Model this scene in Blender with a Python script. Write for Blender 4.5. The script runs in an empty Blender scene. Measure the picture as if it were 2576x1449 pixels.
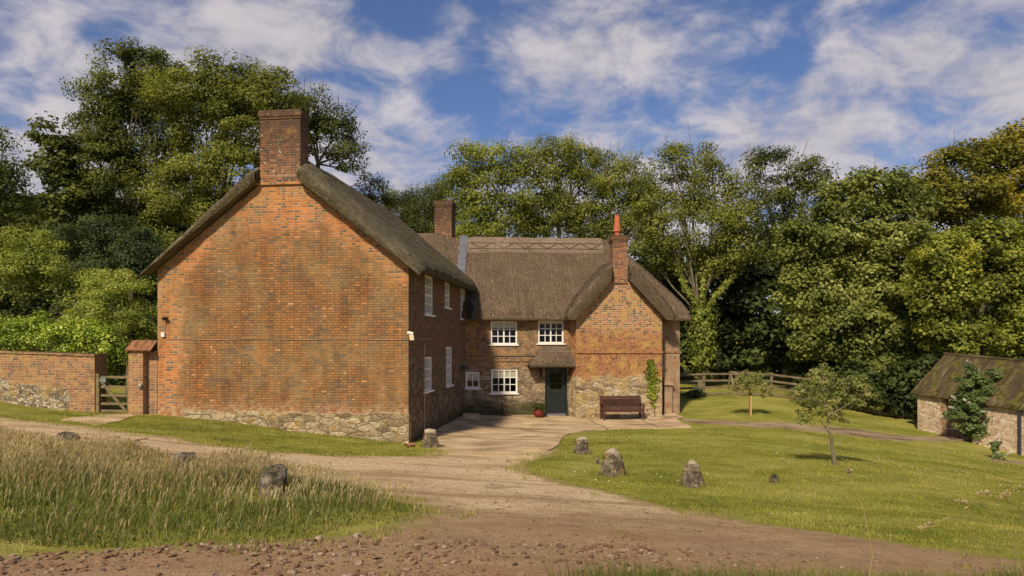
import bpy, math, random
import numpy as np
from mathutils import Vector
rng = np.random.default_rng(7)
random.seed(7)
R = math.radians
sc = bpy.context.scene
COL = sc.collection
HC, FPX, CX, HY = 3.1, 1813.0, 1288.0, 853.0      # eye height, focal length, centre column and horizon row on the photo plan

# ---------------------------------------------------------------- helpers
WL = {}
def V3(x, y, z): return np.array([x, y, z], float)
def ray(px, py): return V3((px-CX)/FPX, 1.0, -(py-HY)/FPX)
def P(px, py, Y):
    r = ray(px, py); return V3(r[0]*Y, Y, HC+r[2]*Y)
def new_obj(name, data, loc=(0, 0, 0), parent=None):
    o = bpy.data.objects.new(name, data); COL.objects.link(o)
    loc = V3(*loc)
    if parent is not None:
        o.parent = parent; o.location = loc-WL[parent.name]
    else: o.location = loc
    WL[o.name] = loc
    return o
def tag(o, label=None, cat=None, group=None, kind=None):
    if label: o['label'] = label
    if cat: o['category'] = cat
    if group: o['group'] = group
    if kind: o['kind'] = kind
    return o
def empty(name, loc, label, cat, group=None):
    o = new_obj(name, None, loc); o.empty_display_size = .2
    return tag(o, label, cat, group)
class Frame:
    """a wall plane: a runs along it, d comes out of it, z is up"""
    def __init__(s, O, A, N): s.O, s.A, s.N = V3(*O), V3(*A), V3(*N)
    def __call__(s, a, z, d=0.0): 
        p = s.O+s.A*a+s.N*d; return V3(p[0], p[1], z)
    def hit(s, px, py, d=0.0):
        """where the sight line of a measured point meets the plane: (a, z)"""
        r = ray(px, py); o = s.O+s.N*d
        n = s.N
        t = (o[0]*n[0]+o[1]*n[1])/(r[0]*n[0]+r[1]*n[1])
        p = r*t; a = (p[0]-o[0])*s.A[0]+(p[1]-o[1])*s.A[1]
        return a, HC+p[2]
class MB:
    def __init__(s): s.v, s.f, s.uv, s.sm = [], [], [], []
    def face(s, pts, uvs=None, smooth=False):
        i = len(s.v); s.v += [tuple(p) for p in pts]; s.f.append(list(range(i, i+len(pts))))
        if uvs is None:
            p = [V3(*q) for q in pts]
            n = np.zeros(3)
            for k in range(len(p)):
                n += np.cross(p[k]-p[0], p[(k+1) % len(p)]-p[0])
            n /= (np.linalg.norm(n)+1e-12)
            if abs(n[2]) > .75: uvs = [(q[0], q[1]) for q in p]
            else:
                t = V3(-n[1], n[0], 0); t /= np.linalg.norm(t)
                k = 1/max(.3, math.sqrt(1-n[2]**2))
                uvs = [(float(q@t), q[2]*k) for q in p]
        s.uv += uvs; s.sm.append(smooth)
    def hexa(s, c):          # c: 8 corners, bottom 4 ccw then top 4
        for q in ((3, 2, 1, 0), (4, 5, 6, 7), (0, 1, 5, 4), (1, 2, 6, 5), (2, 3, 7, 6), (3, 0, 4, 7)):
            s.face([c[k] for k in q])
    def fbox(s, F, a0, a1, z0, z1, d0, d1):
        # N x A orientation: outward faces
        c = [F(a0, z0, d1), F(a1, z0, d1), F(a1, z0, d0), F(a0, z0, d0)]
        c += [F(a0, z1, d1), F(a1, z1, d1), F(a1, z1, d0), F(a0, z1, d0)]
        s.hexa(c)
    def bar(s, p, q, w, h=None, up=(0, 0, 1)):
        p, q = V3(*p), V3(*q); h = h or w; t = q-p; t /= np.linalg.norm(t)
        u = V3(*up); x = np.cross(t, u)
        if np.linalg.norm(x) < 1e-3: x = np.cross(t, V3(1, 0, 0))
        x /= np.linalg.norm(x); y = np.cross(x, t)
        c = [p-x*w/2-y*h/2, p+x*w/2-y*h/2, q+x*w/2-y*h/2, q-x*w/2-y*h/2,
             p-x*w/2+y*h/2, p+x*w/2+y*h/2, q+x*w/2+y*h/2, q-x*w/2+y*h/2]
        s.hexa(c)
    def tube(s, pts, rad, n=8, cap=True, smooth=True):
        pts = [V3(*p) for p in pts]; m = len(pts)
        rad = [rad]*m if np.isscalar(rad) else list(rad)
        rings = []; ref = None
        for i in range(m):
            t = pts[min(i+1, m-1)]-pts[max(i-1, 0)]; t = t/(np.linalg.norm(t)+1e-9)
            if ref is None:
                ref = np.cross(t, V3(0, 0, 1))
                if np.linalg.norm(ref) < .1: ref = np.cross(t, V3(1, 0, 0))
            x = ref-t*(ref@t); x /= (np.linalg.norm(x)+1e-9); ref = x; y = np.cross(t, x)
            rings.append([pts[i]+(x*math.cos(2*math.pi*k/n)+y*math.sin(2*math.pi*k/n))*rad[i] for k in range(n)])
        L = 0
        for i in range(m-1):
            L2 = L+np.linalg.norm(pts[i+1]-pts[i])
            for k in range(n):
                k2 = (k+1) % n
                u0, u1 = 2*math.pi*rad[i]*k/n, 2*math.pi*rad[i]*(k+1)/n
                s.face([rings[i][k], rings[i+1][k], rings[i+1][k2], rings[i][k2]], [(u0, L), (u0, L2), (u1, L2), (u1, L)], smooth)
            L = L2
        if cap:
            s.face(rings[0]); s.face(rings[-1][::-1])
    def lathe(s, c, prof, n=20, smooth=True):
        c = V3(*c)
        def ring(r, z): return [c+V3(r*math.cos(2*math.pi*k/n), r*math.sin(2*math.pi*k/n), z) for k in range(n)]
        for (r0, z0), (r1, z1) in zip(prof[:-1], prof[1:]):
            A, B = ring(max(r0, 1e-4), z0), ring(max(r1, 1e-4), z1)
            for k in range(n):
                k2 = (k+1) % n
                s.face([A[k], A[k2], B[k2], B[k]], None, smooth)
    def build(s, name, mat, parent=None, bevel=0, merge=True):
        v = np.array(s.v, float)
        lo, hi = v.min(0), v.max(0); org = V3((lo[0]+hi[0])/2, (lo[1]+hi[1])/2, lo[2])
        me = bpy.data.meshes.new(name); me.from_pydata([tuple(p) for p in (v-org)], [], s.f)
        uvl = me.uv_layers.new(name='UVMap')
        uvl.data.foreach_set('uv', np.array(s.uv, 'f').ravel())
        me.polygons.foreach_set('use_smooth', s.sm)
        me.materials.append(mat)
        if merge:
            import bmesh
            bm = bmesh.new(); bm.from_mesh(me); bmesh.ops.remove_doubles(bm, verts=bm.verts, dist=2e-4)
            bmesh.ops.recalc_face_normals(bm, faces=bm.faces)
            bm.to_mesh(me); bm.free()
        o = new_obj(name, me, org, parent)
        if bevel:
            b = o.modifiers.new('bevel', 'BEVEL'); b.width = bevel; b.segments = 2; b.limit_method = 'ANGLE'; b.angle_limit = R(40)
        return o
def np_mesh(name, V, F, mat, parent=None, attrs=None, uv=None, smooth=False, org=None):
    """V (n,3), F (m,k) all faces with k corners (or a list of such arrays)"""
    V = np.asarray(V, float)
    if org is None:
        lo, hi = V.min(0), V.max(0); org = V3((lo[0]+hi[0])/2, (lo[1]+hi[1])/2, lo[2])
    Fs = F if isinstance(F, list) else [F]
    me = bpy.data.meshes.new(name)
    me.vertices.add(len(V)); me.vertices.foreach_set('co', (V-org).astype('f').ravel())
    loops = np.concatenate([f.ravel() for f in Fs]).astype('i')
    sizes = np.concatenate([np.full(len(f), f.shape[1]) for f in Fs])
    starts = np.concatenate([[0], np.cumsum(sizes)[:-1]]).astype('i')
    me.loops.add(len(loops)); me.loops.foreach_set('vertex_index', loops)
    me.polygons.add(len(sizes)); me.polygons.foreach_set('loop_start', starts)
    if uv is not None:
        l = me.uv_layers.new(name='UVMap'); l.data.foreach_set('uv', np.asarray(uv, 'f')[loops].ravel())
    for k, a in (attrs or {}).items():
        at = me.attributes.new(k, 'FLOAT', 'POINT'); at.data.foreach_set('value', np.asarray(a, 'f'))
    me.materials.append(mat)
    me.polygons.foreach_set('use_smooth', np.full(len(sizes), smooth))
    me.update(calc_edges=True); me.validate()
    return new_obj(name, me, org, parent)

# ---------------------------------------------------------------- terrain
CP = np.array([
 (0, 0, 1.5), (-7, 0, 1.95), (7, 0, 1.35), (-4.3, 6, 1.28), (0, 6, 1.12), (4.3, 6, .95), (-7.2, 10, 1.2), (0, 10, .8), (7, 10, .38),
 (-9.9, 14, 1.1), (-5, 14, .75), (0, 14, .42), (5, 14.2, .14), (10, 14, -.25), (2.1, 15.2, .2), (8, 17.9, -.05), (1.8, 18.5, .13), (13, 18, -.62),
 (-3.08, 21.45, 0), (-11.05, 22.46, .74), (-7, 22, .36), (-13.4, 23.2, .76), (-17.5, 24.7, 1.24), (-1.9, 30.2, -.065), (1.9, 30.4, -.17), (4.5, 29.9, -.2),
 (6.8, 30.8, -.11), (6.6, 26.2, -.15), (9.8, 29.7, -.05), (9.3, 35, .32), (12.6, 35, .3), (17.5, 31, -.8), (19.2, 27, -1.28), (18.6, 29.5, -1.0), (12.4, 27.7, -.45),
 (15.5, 34.5, -.1), (0, 38, .2), (-8, 33, .7), (10, 45, .3), (0, 46, .5), (20, 40, -.3), (-22, 32, 1.9), (-22, 45, 2.4), (-24, 12, 2.2), (-24, 0, 2.6), (24, 20, -1.6), (24, 5, -.6),
 (0, 62, 1.2), (30, 60, .3), (-30, 60, 3), (40, 35, -1.4), (40, 10, -2), (-42, 20, 3.2), (0, -14, 2.2), (17, 22.5, -1.15)])
def _tps(d2): return np.where(d2 > 1e-9, .5*d2*np.log(d2+1e-12), 0)
_n = len(CP); _A = np.zeros((_n+3, _n+3)); _d = ((CP[:, None, :2]-CP[None, :, :2])**2).sum(2)
_A[:_n, :_n] = _tps(_d)+np.eye(_n)*.35; _A[:_n, _n] = 1; _A[:_n, _n+1:] = CP[:, :2]; _A[_n, :_n] = 1; _A[_n+1:, :_n] = CP[:, :2].T
_W = np.linalg.solve(_A, np.concatenate([CP[:, 2], np.zeros(3)]))
def H(x, y):
    x = np.atleast_1d(np.asarray(x, float)); y = np.atleast_1d(np.asarray(y, float))
    sh = x.shape; x = np.clip(x.ravel(), -42, 42); y = np.clip(y.ravel(), -14, 62)
    out = np.zeros(len(x))
    for i in range(0, len(x), 20000):
        a, b = x[i:i+20000], y[i:i+20000]
        d2 = (a[:, None]-CP[None, :, 0])**2+(b[:, None]-CP[None, :, 1])**2
        out[i:i+20000] = _tps(d2)@_W[:_n]+_W[_n]+_W[_n+1]*a+_W[_n+2]*b
    out += .012*np.sin(x*2.1+np.sin(y*1.3))+.01*np.sin(y*3.1+1.7*np.sin(x*1.9))
    return out.reshape(sh)
def h(x, y): return float(H(x, y)[0])
def G(px, py):
    """the ground point a measured photo point shows"""
    r = ray(px, py); ts = np.linspace(3, 70, 1400)
    dz = HC+r[2]*ts-H(r[0]*ts, ts)
    k = np.argmax(dz < 0)
    if dz[k] >= 0: k = len(ts)-1
    t = ts[k-1]+(ts[k]-ts[k-1])*dz[k-1]/(dz[k-1]-dz[k]+1e-9) if k > 0 else ts[0]
    return V3(r[0]*t, t, HC+r[2]*t)
def Gs(pts): return np.array([G(*p)[:2] for p in pts])
def sdf(poly, x, y):
    """signed distance, positive inside"""
    poly = np.asarray(poly); a = poly; b = np.roll(poly, -1, 0)
    d = np.full(x.shape, 1e9); ins = np.zeros(x.shape, bool)
    for (x0, y0), (x1, y1) in zip(a, b):
        ex, ey = x1-x0, y1-y0; t = np.clip(((x-x0)*ex+(y-y0)*ey)/(ex*ex+ey*ey+1e-12), 0, 1)
        d = np.minimum(d, np.hypot(x-x0-t*ex, y-y0-t*ey))
        c = ((y0 > y) != (y1 > y)) & (x < (x1-x0)*(y-y0)/(y1-y0+1e-15)+x0)
        ins ^= c
    return np.where(ins, d, -d)
def vnoise(x, y, s, seed=0):
    """smooth value noise about 0"""
    g = np.random.default_rng(seed).random((64, 64))-.5
    x = x/s+31.7*seed; y = y/s+17.3*seed; xi = np.floor(x).astype(int); yi = np.floor(y).astype(int); fx = x-xi; fy = y-yi
    fx = fx*fx*(3-2*fx); fy = fy*fy*(3-2*fy)
    q = lambda i, j: g[i % 64, j % 64]
    return (q(xi, yi)*(1-fx)+q(xi+1, yi)*fx)*(1-fy)+(q(xi, yi+1)*(1-fx)+q(xi+1, yi+1)*fx)*fy
def clipped_sheet(xs, ys, field, zf, extra=None):
    """cells of a lattice kept where field > 0, cut cleanly along its zero line"""
    vid = {}; V = []; polys = []; ext = []
    nx, ny = len(xs), len(ys); Z = zf
    def vert(i, j):
        k = (i, j)
        if k not in vid: vid[k] = len(V); V.append((xs[i], ys[j], Z[i, j])); ext.append(field[i, j])
        return vid[k]
    def cross(i, j, k, l):
        key = (min((i, j), (k, l)), max((i, j), (k, l)))
        if key not in vid:
            (i, j), (k, l) = key
            a, b = field[i, j], field[k, l]; t = a/(a-b)
            vid[key] = len(V); V.append((xs[i]+(xs[k]-xs[i])*t, ys[j]+(ys[l]-ys[j])*t, Z[i, j]+(Z[k, l]-Z[i, j])*t)); ext.append(0)
        return vid[key]
    pos = field > 0
    s = pos[:-1, :-1].astype(int)+pos[1:, :-1]+pos[1:, 1:]+pos[:-1, 1:]
    for i, j in zip(*np.nonzero(s)):
        c = [(i, j), (i+1, j), (i+1, j+1), (i, j+1)]
        if s[i, j] == 4: polys.append([vert(*q) for q in c]); continue
        p = []
        for a, b in zip(c, c[1:]+c[:1]):
            if pos[a]: p.append(vert(*a))
            if pos[a] != pos[b]: p.append(cross(*a, *b))
        if len(p) >= 3: polys.append(p)
    return np.array(V), polys, np.array(ext)
def poly_mesh(name, V, polys, mat, parent=None, attrs=None, smooth=True, uvs=None):
    V = np.asarray(V, float); Fs = []
    for k in (3, 4, 5, 6):
        g = [p for p in polys if len(p) == k]
        if g: Fs.append(np.array(g))
    return np_mesh(name, V, Fs, mat, parent, attrs, smooth=smooth, uv=uvs)
# ---------------------------------------------------------------- materials
class NT:
    def __init__(s, name):
        s.m = bpy.data.materials.new(name); s.m.use_nodes = True; s.t = s.m.node_tree; s.t.nodes.clear()
        s.out = s.n('ShaderNodeOutputMaterial')
    def n(s, typ, **kw):
        nd = s.t.nodes.new(typ)
        for k, v in kw.items(): setattr(nd, k, v)
        return nd
    def l(s, a, b): s.t.links.new(a, b)
    def set(s, sock, v):
        if isinstance(v, bpy.types.NodeSocket): s.l(v, sock)
        else:
            if isinstance(v, (tuple, list)) and len(v) == 3 and sock.type == 'RGBA': v = (*v, 1)
            sock.default_value = v
    def uv(s): return s.n('ShaderNodeUVMap', uv_map='UVMap').outputs[0]
    def obj(s): return s.n('ShaderNodeTexCoord').outputs['Object']
    def pos(s): return s.n('ShaderNodeNewGeometry').outputs['Position']
    def attr(s, name): return s.n('ShaderNodeAttribute', attribute_name=name).outputs['Fac']
    def sep(s, v):
        x = s.n('ShaderNodeSeparateXYZ'); s.set(x.inputs[0], v); return x.outputs
    def vmul(s, v, k):
        x = s.n('ShaderNodeVectorMath', operation='MULTIPLY'); s.set(x.inputs[0], v); s.set(x.inputs[1], k); return x.outputs[0]
    def vadd(s, v, k):
        x = s.n('ShaderNodeVectorMath', operation='ADD'); s.set(x.inputs[0], v); s.set(x.inputs[1], k); return x.outputs[0]
    def noise(s, v, scale, detail=4, rough=.6, col=False, dist=0):
        x = s.n('ShaderNodeTexNoise'); s.set(x.inputs['Vector'], v); x.inputs['Scale'].default_value = scale
        x.inputs['Detail'].default_value = detail; x.inputs['Roughness'].default_value = rough; x.inputs['Distortion'].default_value = dist
        return x.outputs['Color' if col else 'Fac']
    def vor(s, v, scale, feature='F1', rnd=1.0):
        x = s.n('ShaderNodeTexVoronoi', feature=feature); s.set(x.inputs['Vector'], v); x.inputs['Scale'].default_value = scale
        x.inputs['Randomness'].default_value = rnd; return x.outputs
    def math(s, op, a, b=0.0, c=0.0, clamp=False):
        x = s.n('ShaderNodeMath', operation=op, use_clamp=clamp); s.set(x.inputs[0], a); s.set(x.inputs[1], b); s.set(x.inputs[2], c); return x.outputs[0]
    def maprange(s, v, a, b, c=0.0, d=1.0, smooth=True):
        x = s.n('ShaderNodeMapRange', interpolation_type='SMOOTHSTEP' if smooth else 'LINEAR')
        for i, q in enumerate((v, a, b, c, d)): s.set(x.inputs[i], q)
        return x.outputs[0]
    def ramp(s, v, stops, interp='LINEAR'):
        x = s.n('ShaderNodeValToRGB'); s.set(x.inputs[0], v); e = x.color_ramp.elements; x.color_ramp.interpolation = interp
        while len(e) < len(stops): e.new(.5)
        for q, (p, c) in zip(e, stops): q.position = p; q.color = (*c, 1)
        return x.outputs[0]
    def mix(s, f, a, b, blend='MIX'):
        x = s.n('ShaderNodeMix', data_type='RGBA', blend_type=blend); s.set(x.inputs[0], f); s.set(x.inputs[6], a); s.set(x.inputs[7], b); return x.outputs[2]
    def fmix(s, f, a, b):
        x = s.n('ShaderNodeMix', data_type='FLOAT'); s.set(x.inputs[0], f); s.set(x.inputs[2], a); s.set(x.inputs[3], b); return x.outputs[0]
    def bump(s, hgt, strength=.5, dist=.02, normal=None):
        x = s.n('ShaderNodeBump'); s.set(x.inputs['Height'], hgt); x.inputs['Strength'].default_value = strength; x.inputs['Distance'].default_value = dist
        if normal is not None: s.l(normal, x.inputs['Normal'])
        return x.outputs[0]
    def pr(s, col, rough=.9, normal=None, spec=.2, metal=0.0, **kw):
        x = s.n('ShaderNodeBsdfPrincipled'); s.set(x.inputs['Base Color'], col); s.set(x.inputs['Roughness'], rough)
        x.inputs['Specular IOR Level'].default_value = spec; x.inputs['Metallic'].default_value = metal
        if normal is not None: s.l(normal, x.inputs['Normal'])
        s.l(x.outputs[0], s.out.inputs[0]); return x
def simple(name, col, rough=.7, spec=.3, metal=0.0, var=.12, nscale=20, bump=.1):
    n = NT(name); v = n.obj(); f = n.noise(v, nscale, 5)
    d = tuple(c*(1-var*2) for c in col); b = tuple(min(1, c*(1+var)) for c in col)
    n.pr(n.ramp(f, [(.3, d), (.7, b)]), rough, n.bump(f, bump, .01), spec, metal); return n.m

def brick(n, uv, ramp, mortar, w=.21, hgt=.078, mw=.015, warp=.016):
    wv = n.vadd(uv, n.vmul(n.vadd(n.noise(uv, 2.2, 3, col=True), (-.5, -.5, 0)), (warp*2, warp*2, 0)))
    def bt(wd, off):
        b = n.n('ShaderNodeTexBrick'); n.l(wv, b.inputs['Vector']); b.offset = off; b.offset_frequency = 2; b.squash = .62; b.squash_frequency = 2
        for k, q in (('Color1', (0, 0, 0, 1)), ('Color2', (1, 1, 1, 1)), ('Mortar', (.5, .5, .5, 1)), ('Scale', 1.0), ('Mortar Size', mw), ('Mortar Smooth', .25), ('Bias', 0), ('Brick Width', wd), ('Row Height', hgt)):
            b.inputs[k].default_value = q
        return b
    b = bt(w, .5)
    rnd = n.sep(b.outputs['Color'])[0]
    f = n.noise(uv, 60, 3); f2 = n.noise(uv, 9, 3)
    rv = n.math('ADD', rnd, n.math('MULTIPLY', n.math('SUBTRACT', f2, .5), .25), clamp=True)
    c = n.ramp(rv, ramp)
    c = n.mix(.8, c, n.mix(f, (.62, .62, .62), (1.3, 1.3, 1.3)), 'MULTIPLY')
    m = b.outputs['Fac']
    c = n.mix(m, c, n.mix(f, tuple(q*.75 for q in mortar), mortar))
    hh = n.math('SUBTRACT', n.math('ADD', n.math('MULTIPLY', f2, .35), n.math('MULTIPLY', f, .2)), n.math('MULTIPLY', m, .8))
    return c, hh
def rubble(n, uv, ramp, mortar, sx=2.6, sy=6.0, edge=.05):
    sx, sy = sx*1.35, sy*1.3
    wv = n.vadd(uv, n.vmul(n.vadd(n.noise(uv, 3.4, 5, col=True), (-.5, -.5, 0)), (.26, .12, 0)))
    wv = n.vadd(wv, n.vmul(n.vadd(n.noise(uv, 14, 3, col=True), (-.5, -.5, 0)), (.08, .05, 0)))
    sv = n.vmul(wv, (sx, sy, 1))
    a = n.vor(sv, 1.0, 'F1', .85); e = n.vor(sv, 1.0, 'DISTANCE_TO_EDGE', .85)
    rnd = n.sep(a['Color'])[0]; f = n.noise(uv, 24, 5, .7); f2 = n.noise(uv, 5, 4)
    rv = n.math('ADD', n.math('MULTIPLY', rnd, .7), n.math('MULTIPLY', f2, .35), clamp=True)
    c = n.mix(1.0, n.ramp(rv, ramp), n.mix(n.maprange(f, .32, .66), (.32, .3, .28), (1.45, 1.45, 1.45)), 'MULTIPLY')
    m = n.math('MULTIPLY', n.maprange(e['Distance'], edge*1.6, 0.0), n.maprange(n.noise(uv, 2.3, 4), .35, .6, .25, .9))
    c = n.mix(n.maprange(n.noise(uv, 1.3, 6, .7), .5, .68, 0, .5), c, tuple(q*.42 for q in mortar)); c = n.mix(m, c, n.mix(f, tuple(q*.5 for q in mortar), mortar))
    hh = n.math('ADD', n.math('MULTIPLY', n.maprange(e['Distance'], 0.0, .12), .5), n.math('MULTIPLY', f, 1.1))
    return c, hh
def specks(n, c, uv, col, scale, lo, hi, amt=1.0, detail=6, rough=.72):
    f = n.maprange(n.noise(uv, scale, detail, rough), lo-.05, hi-.06, 0, amt); return n.mix(f, c, col)
OR = (.52, .19, .055); RB = (.38, .125, .05); BR = (.26, .125, .06); GY = (.125, .115, .105); TN = (.42, .25, .125); DK = (.1, .05, .03); PK = (.45, .22, .13)
ST = [(.1, (.16, .115, .07)), (.35, (.33, .25, .15)), (.6, (.46, .36, .23)), (.85, (.58, .5, .38)), (1, (.4, .2, .09))]

def m_gable():
    n = NT('gable brick'); uv = n.uv(); p = n.pos(); z = n.sep(p)[2]
    a, ha = brick(n, uv, [(0, (.15, .12, .095)), (.08, (.17, .125, .09)), (.14, (.245, .145, .078)), (.5, (.315, .18, .088)), (.93, (.37, .2, .09)), (.985, (.5, .22, .08)), (1, (.56, .36, .2))], (.19, .12, .07))
    b, hb = brick(n, uv, [(0, GY), (.12, (.16, .12, .1)), (.2, RB), (.5, (.46, .18, .055)), (.85, (.62, .25, .07)), (1, PK)], (.46, .34, .23))
    ox = n.sep(uv)[0]
    # fresher orange brick near the apex and up the corners, where the weather has not dulled it
    apex = n.maprange(n.math('ADD', z, n.math('MULTIPLY', n.math('SUBTRACT', n.noise(p, .9, 5), .5), 4.5)), 5.3, 7.5)
    X = n.sep(p)[0]
    side = n.maprange(n.math('ADD', X, n.math('MULTIPLY', n.math('SUBTRACT', n.noise(p, 1.4, 4), .5), 1.6)), -9.9, -10.5)
    slope = n.math('SUBTRACT', z, n.math('MULTIPLY', n.math('ABSOLUTE', n.math('ADD', X, 7.05)), -.775))
    rake = n.maprange(n.math('ADD', slope, n.math('MULTIPLY', n.math('SUBTRACT', n.noise(p, 1.2, 4), .5), 1.6)), 7.2, 7.8)
    pat = n.maprange(n.noise(p, .7, 5), .52, .66, 0, .4)
    f = n.math('MAXIMUM', n.math('MAXIMUM', apex, side), n.math('MAXIMUM', n.math('MULTIPLY', rake, .85), pat))
    c = n.mix(f, a, b); hh = n.fmix(f, ha, hb)
    c = n.mix(n.maprange(n.noise(p, .7, 6, .65), .42, .6, 0, .9), c, n.mix(1.0, c, (.86, 1.0, 1.05), 'MULTIPLY')); c = n.mix(n.maprange(n.noise(p, 1.7, 6, .7), .48, .62, 0, .7), c, n.mix(1.0, c, (.8, .8, .82), 'MULTIPLY')); c = n.mix(n.maprange(n.noise(p, .7, 6, .65), .42, .6, 0, .22), c, (.3, .22, .12))
    c = specks(n, c, uv, (.55, .43, .3), 14, .68, .76, .7)
    c = specks(n, c, uv, (.12, .075, .045), 3.5, .6, .78, .75); c = n.mix(n.maprange(n.noise(n.vmul(uv, (1.6, .35, 1)), 1.0, 5), .48, .64, 0, .75), c, n.mix(1.0, c, (.76, .7, .68), 'MULTIPLY'))
    c = n.mix(n.maprange(n.noise(p, 1.1, 6, .7), .42, .6), c, n.mix(1.0, c, (1.1, .95, .82), 'MULTIPLY'))
    low = n.maprange(n.math('ADD', z, n.math('MULTIPLY', n.noise(p, 2, 4), .8)), 1.75, 1.2)
    c = n.mix(n.math('MULTIPLY', low, .55), c, n.mix(n.maprange(n.noise(uv, 7, 5), .4, .6), (.28, .11, .06), (.5, .4, .28)))
    n.pr(n.mix(1.0, c, (.98, .93, .84), 'MULTIPLY'), .92, n.bump(hh, .8, .014)); return n.m
def m_side():
    n = NT('side wall brick and rubble'); uv = n.uv(); p = n.pos(); z = n.sep(p)[2]
    a, ha = brick(n, uv, [(0, (.06, .045, .035)), (.4, (.13, .075, .045)), (.75, (.2, .1, .055)), (1, (.28, .12, .055))], (.16, .11, .075))
    b, hb = rubble(n, uv, [(.1, (.07, .048, .032)), (.5, (.15, .105, .07)), (.9, (.26, .19, .125))], (.15, .115, .08), 3.4, 5.2)
    f = n.maprange(n.math('ADD', z, n.math('MULTIPLY', n.math('SUBTRACT', n.noise(p, 1.3, 5), .5), 1.8)), 2.2, 2.7)
    c = n.mix(f, b, a); hh = n.fmix(f, hb, ha)
    c = specks(n, c, uv, (.5, .46, .38), 11, .63, .72, .75)
    c = specks(n, c, uv, (.26, .19, .07), 6, .62, .75, .5)
    g = n.maprange(n.math('ADD', z, n.math('MULTIPLY', n.noise(p, 2.2, 4), .9)), .95, .4, 0, .8)
    c = n.mix(g, c, (.045, .05, .018))
    n.pr(c, .93, n.bump(hh, 1.0, .03)); return n.m
def m_front(name, zb, fresh, damp):
    n = NT(name); uv = n.uv(); p = n.pos(); z = n.sep(p)[2]
    a, ha = brick(n, uv, [(0, GY), (.15, (.13, .09, .07)), (.4, (.25, .125, .065)), (.7, (.36, .17, .075)), (1, (.44, .2, .08))] if not fresh else
                  [(0, GY), (.18, (.12, .085, .07)), (.3, (.3, .11, .05)), (.6, (.42, .16, .06)), (.85, (.5, .21, .075)), (1, (.5, .32, .18))], (.3, .22, .14) if not fresh else (.56, .42, .28))
    if fresh:
        red = n.maprange(n.math('ADD', z, n.math('MULTIPLY', n.math('SUBTRACT', n.noise(p, 1.1, 5), .5), 1.4)), 3.7, 3.2)
        c2 = n.mix(n.maprange(n.noise(uv, 9, 6, .75), .35, .65), (.17, .06, .028), (.47, .2, .08)); a = n.mix(n.math('MULTIPLY', red, .72), a, c2)
    b, hb = rubble(n, uv, ST if fresh else [(.1, (.12, .085, .055)), (.5, (.26, .195, .13)), (.8, (.42, .34, .24)), (1, (.28, .13, .07))], (.5, .4, .26) if fresh else (.27, .2, .14), 2.3, 6.0)
    f = n.maprange(n.math('ADD', z, n.math('MULTIPLY', n.math('SUBTRACT', n.noise(p, 1.5, 5), .5), .9)), zb-.12, zb+.12)
    c = n.mix(f, b, a); hh = n.fmix(f, hb, ha)
    c = specks(n, c, uv, (.56, .5, .4), 12, .64, .72, .75 if not fresh else .5)
    c = specks(n, c, uv, (.46, .31, .09), 2.2, .52, .7, .75 if fresh else .3)
    c = specks(n, c, uv, (.07, .05, .035), 4.2, .55, .72, .75)
    g = n.maprange(n.math('ADD', z, n.math('MULTIPLY', n.noise(p, 1.4, 5), 1.3)), damp+.25, damp-.35, 0, .9)
    c = n.mix(g, c, n.mix(n.noise(uv, 12, 4), (.02, .022, .012), (.075, .085, .03)))
    n.pr(c, .93, n.bump(hh, 1.0, .028)); return n.m
def m_plinth():
    n = NT('limestone plinth'); uv = n.uv(); p = n.pos()
    b, hb = rubble(n, uv, [(.1, (.17, .12, .07)), (.4, (.36, .28, .17)), (.7, (.54, .45, .3)), (1, (.5, .33, .16))], (.2, .15, .09), 1.9, 4.0, .035)
    c = specks(n, b, uv, (.16, .11, .05), 6, .56, .7, .8); c = specks(n, c, uv, (.7, .66, .56), 15, .66, .74, .7); c = specks(n, c, uv, (.5, .3, .07), 3, .6, .7, .5)
    n.pr(c, .93, n.bump(hb, 1.0, .04)); return n.m
def m_chimney(name, dark):
    n = NT(name); uv = n.uv(); p = n.pos(); z = n.sep(p)[2]
    a, ha = brick(n, uv, [(0, (.08, .05, .045)), (.3, (.17, .07, .04)), (.6, (.33, .11, .045)), (.9, (.46, .15, .05)), (1, (.42, .26, .16))], (.3, .22, .15))
    top, rng_ = dark
    f = n.maprange(n.math('ADD', z, n.math('MULTIPLY', n.math('SUBTRACT', n.noise(p, 2.2, 5), .5), 2.6)), top-rng_, top-.3, .1, .8)
    c = n.mix(f, a, (.055, .035, .026)); c = specks(n, c, uv, (.62, .56, .45), 7, .66, .73, .8); c = specks(n, c, uv, (.42, .28, .07), 3, .58, .76, .4)
    n.pr(c, .93, n.bump(ha, .8, .014)); return n.m
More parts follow.
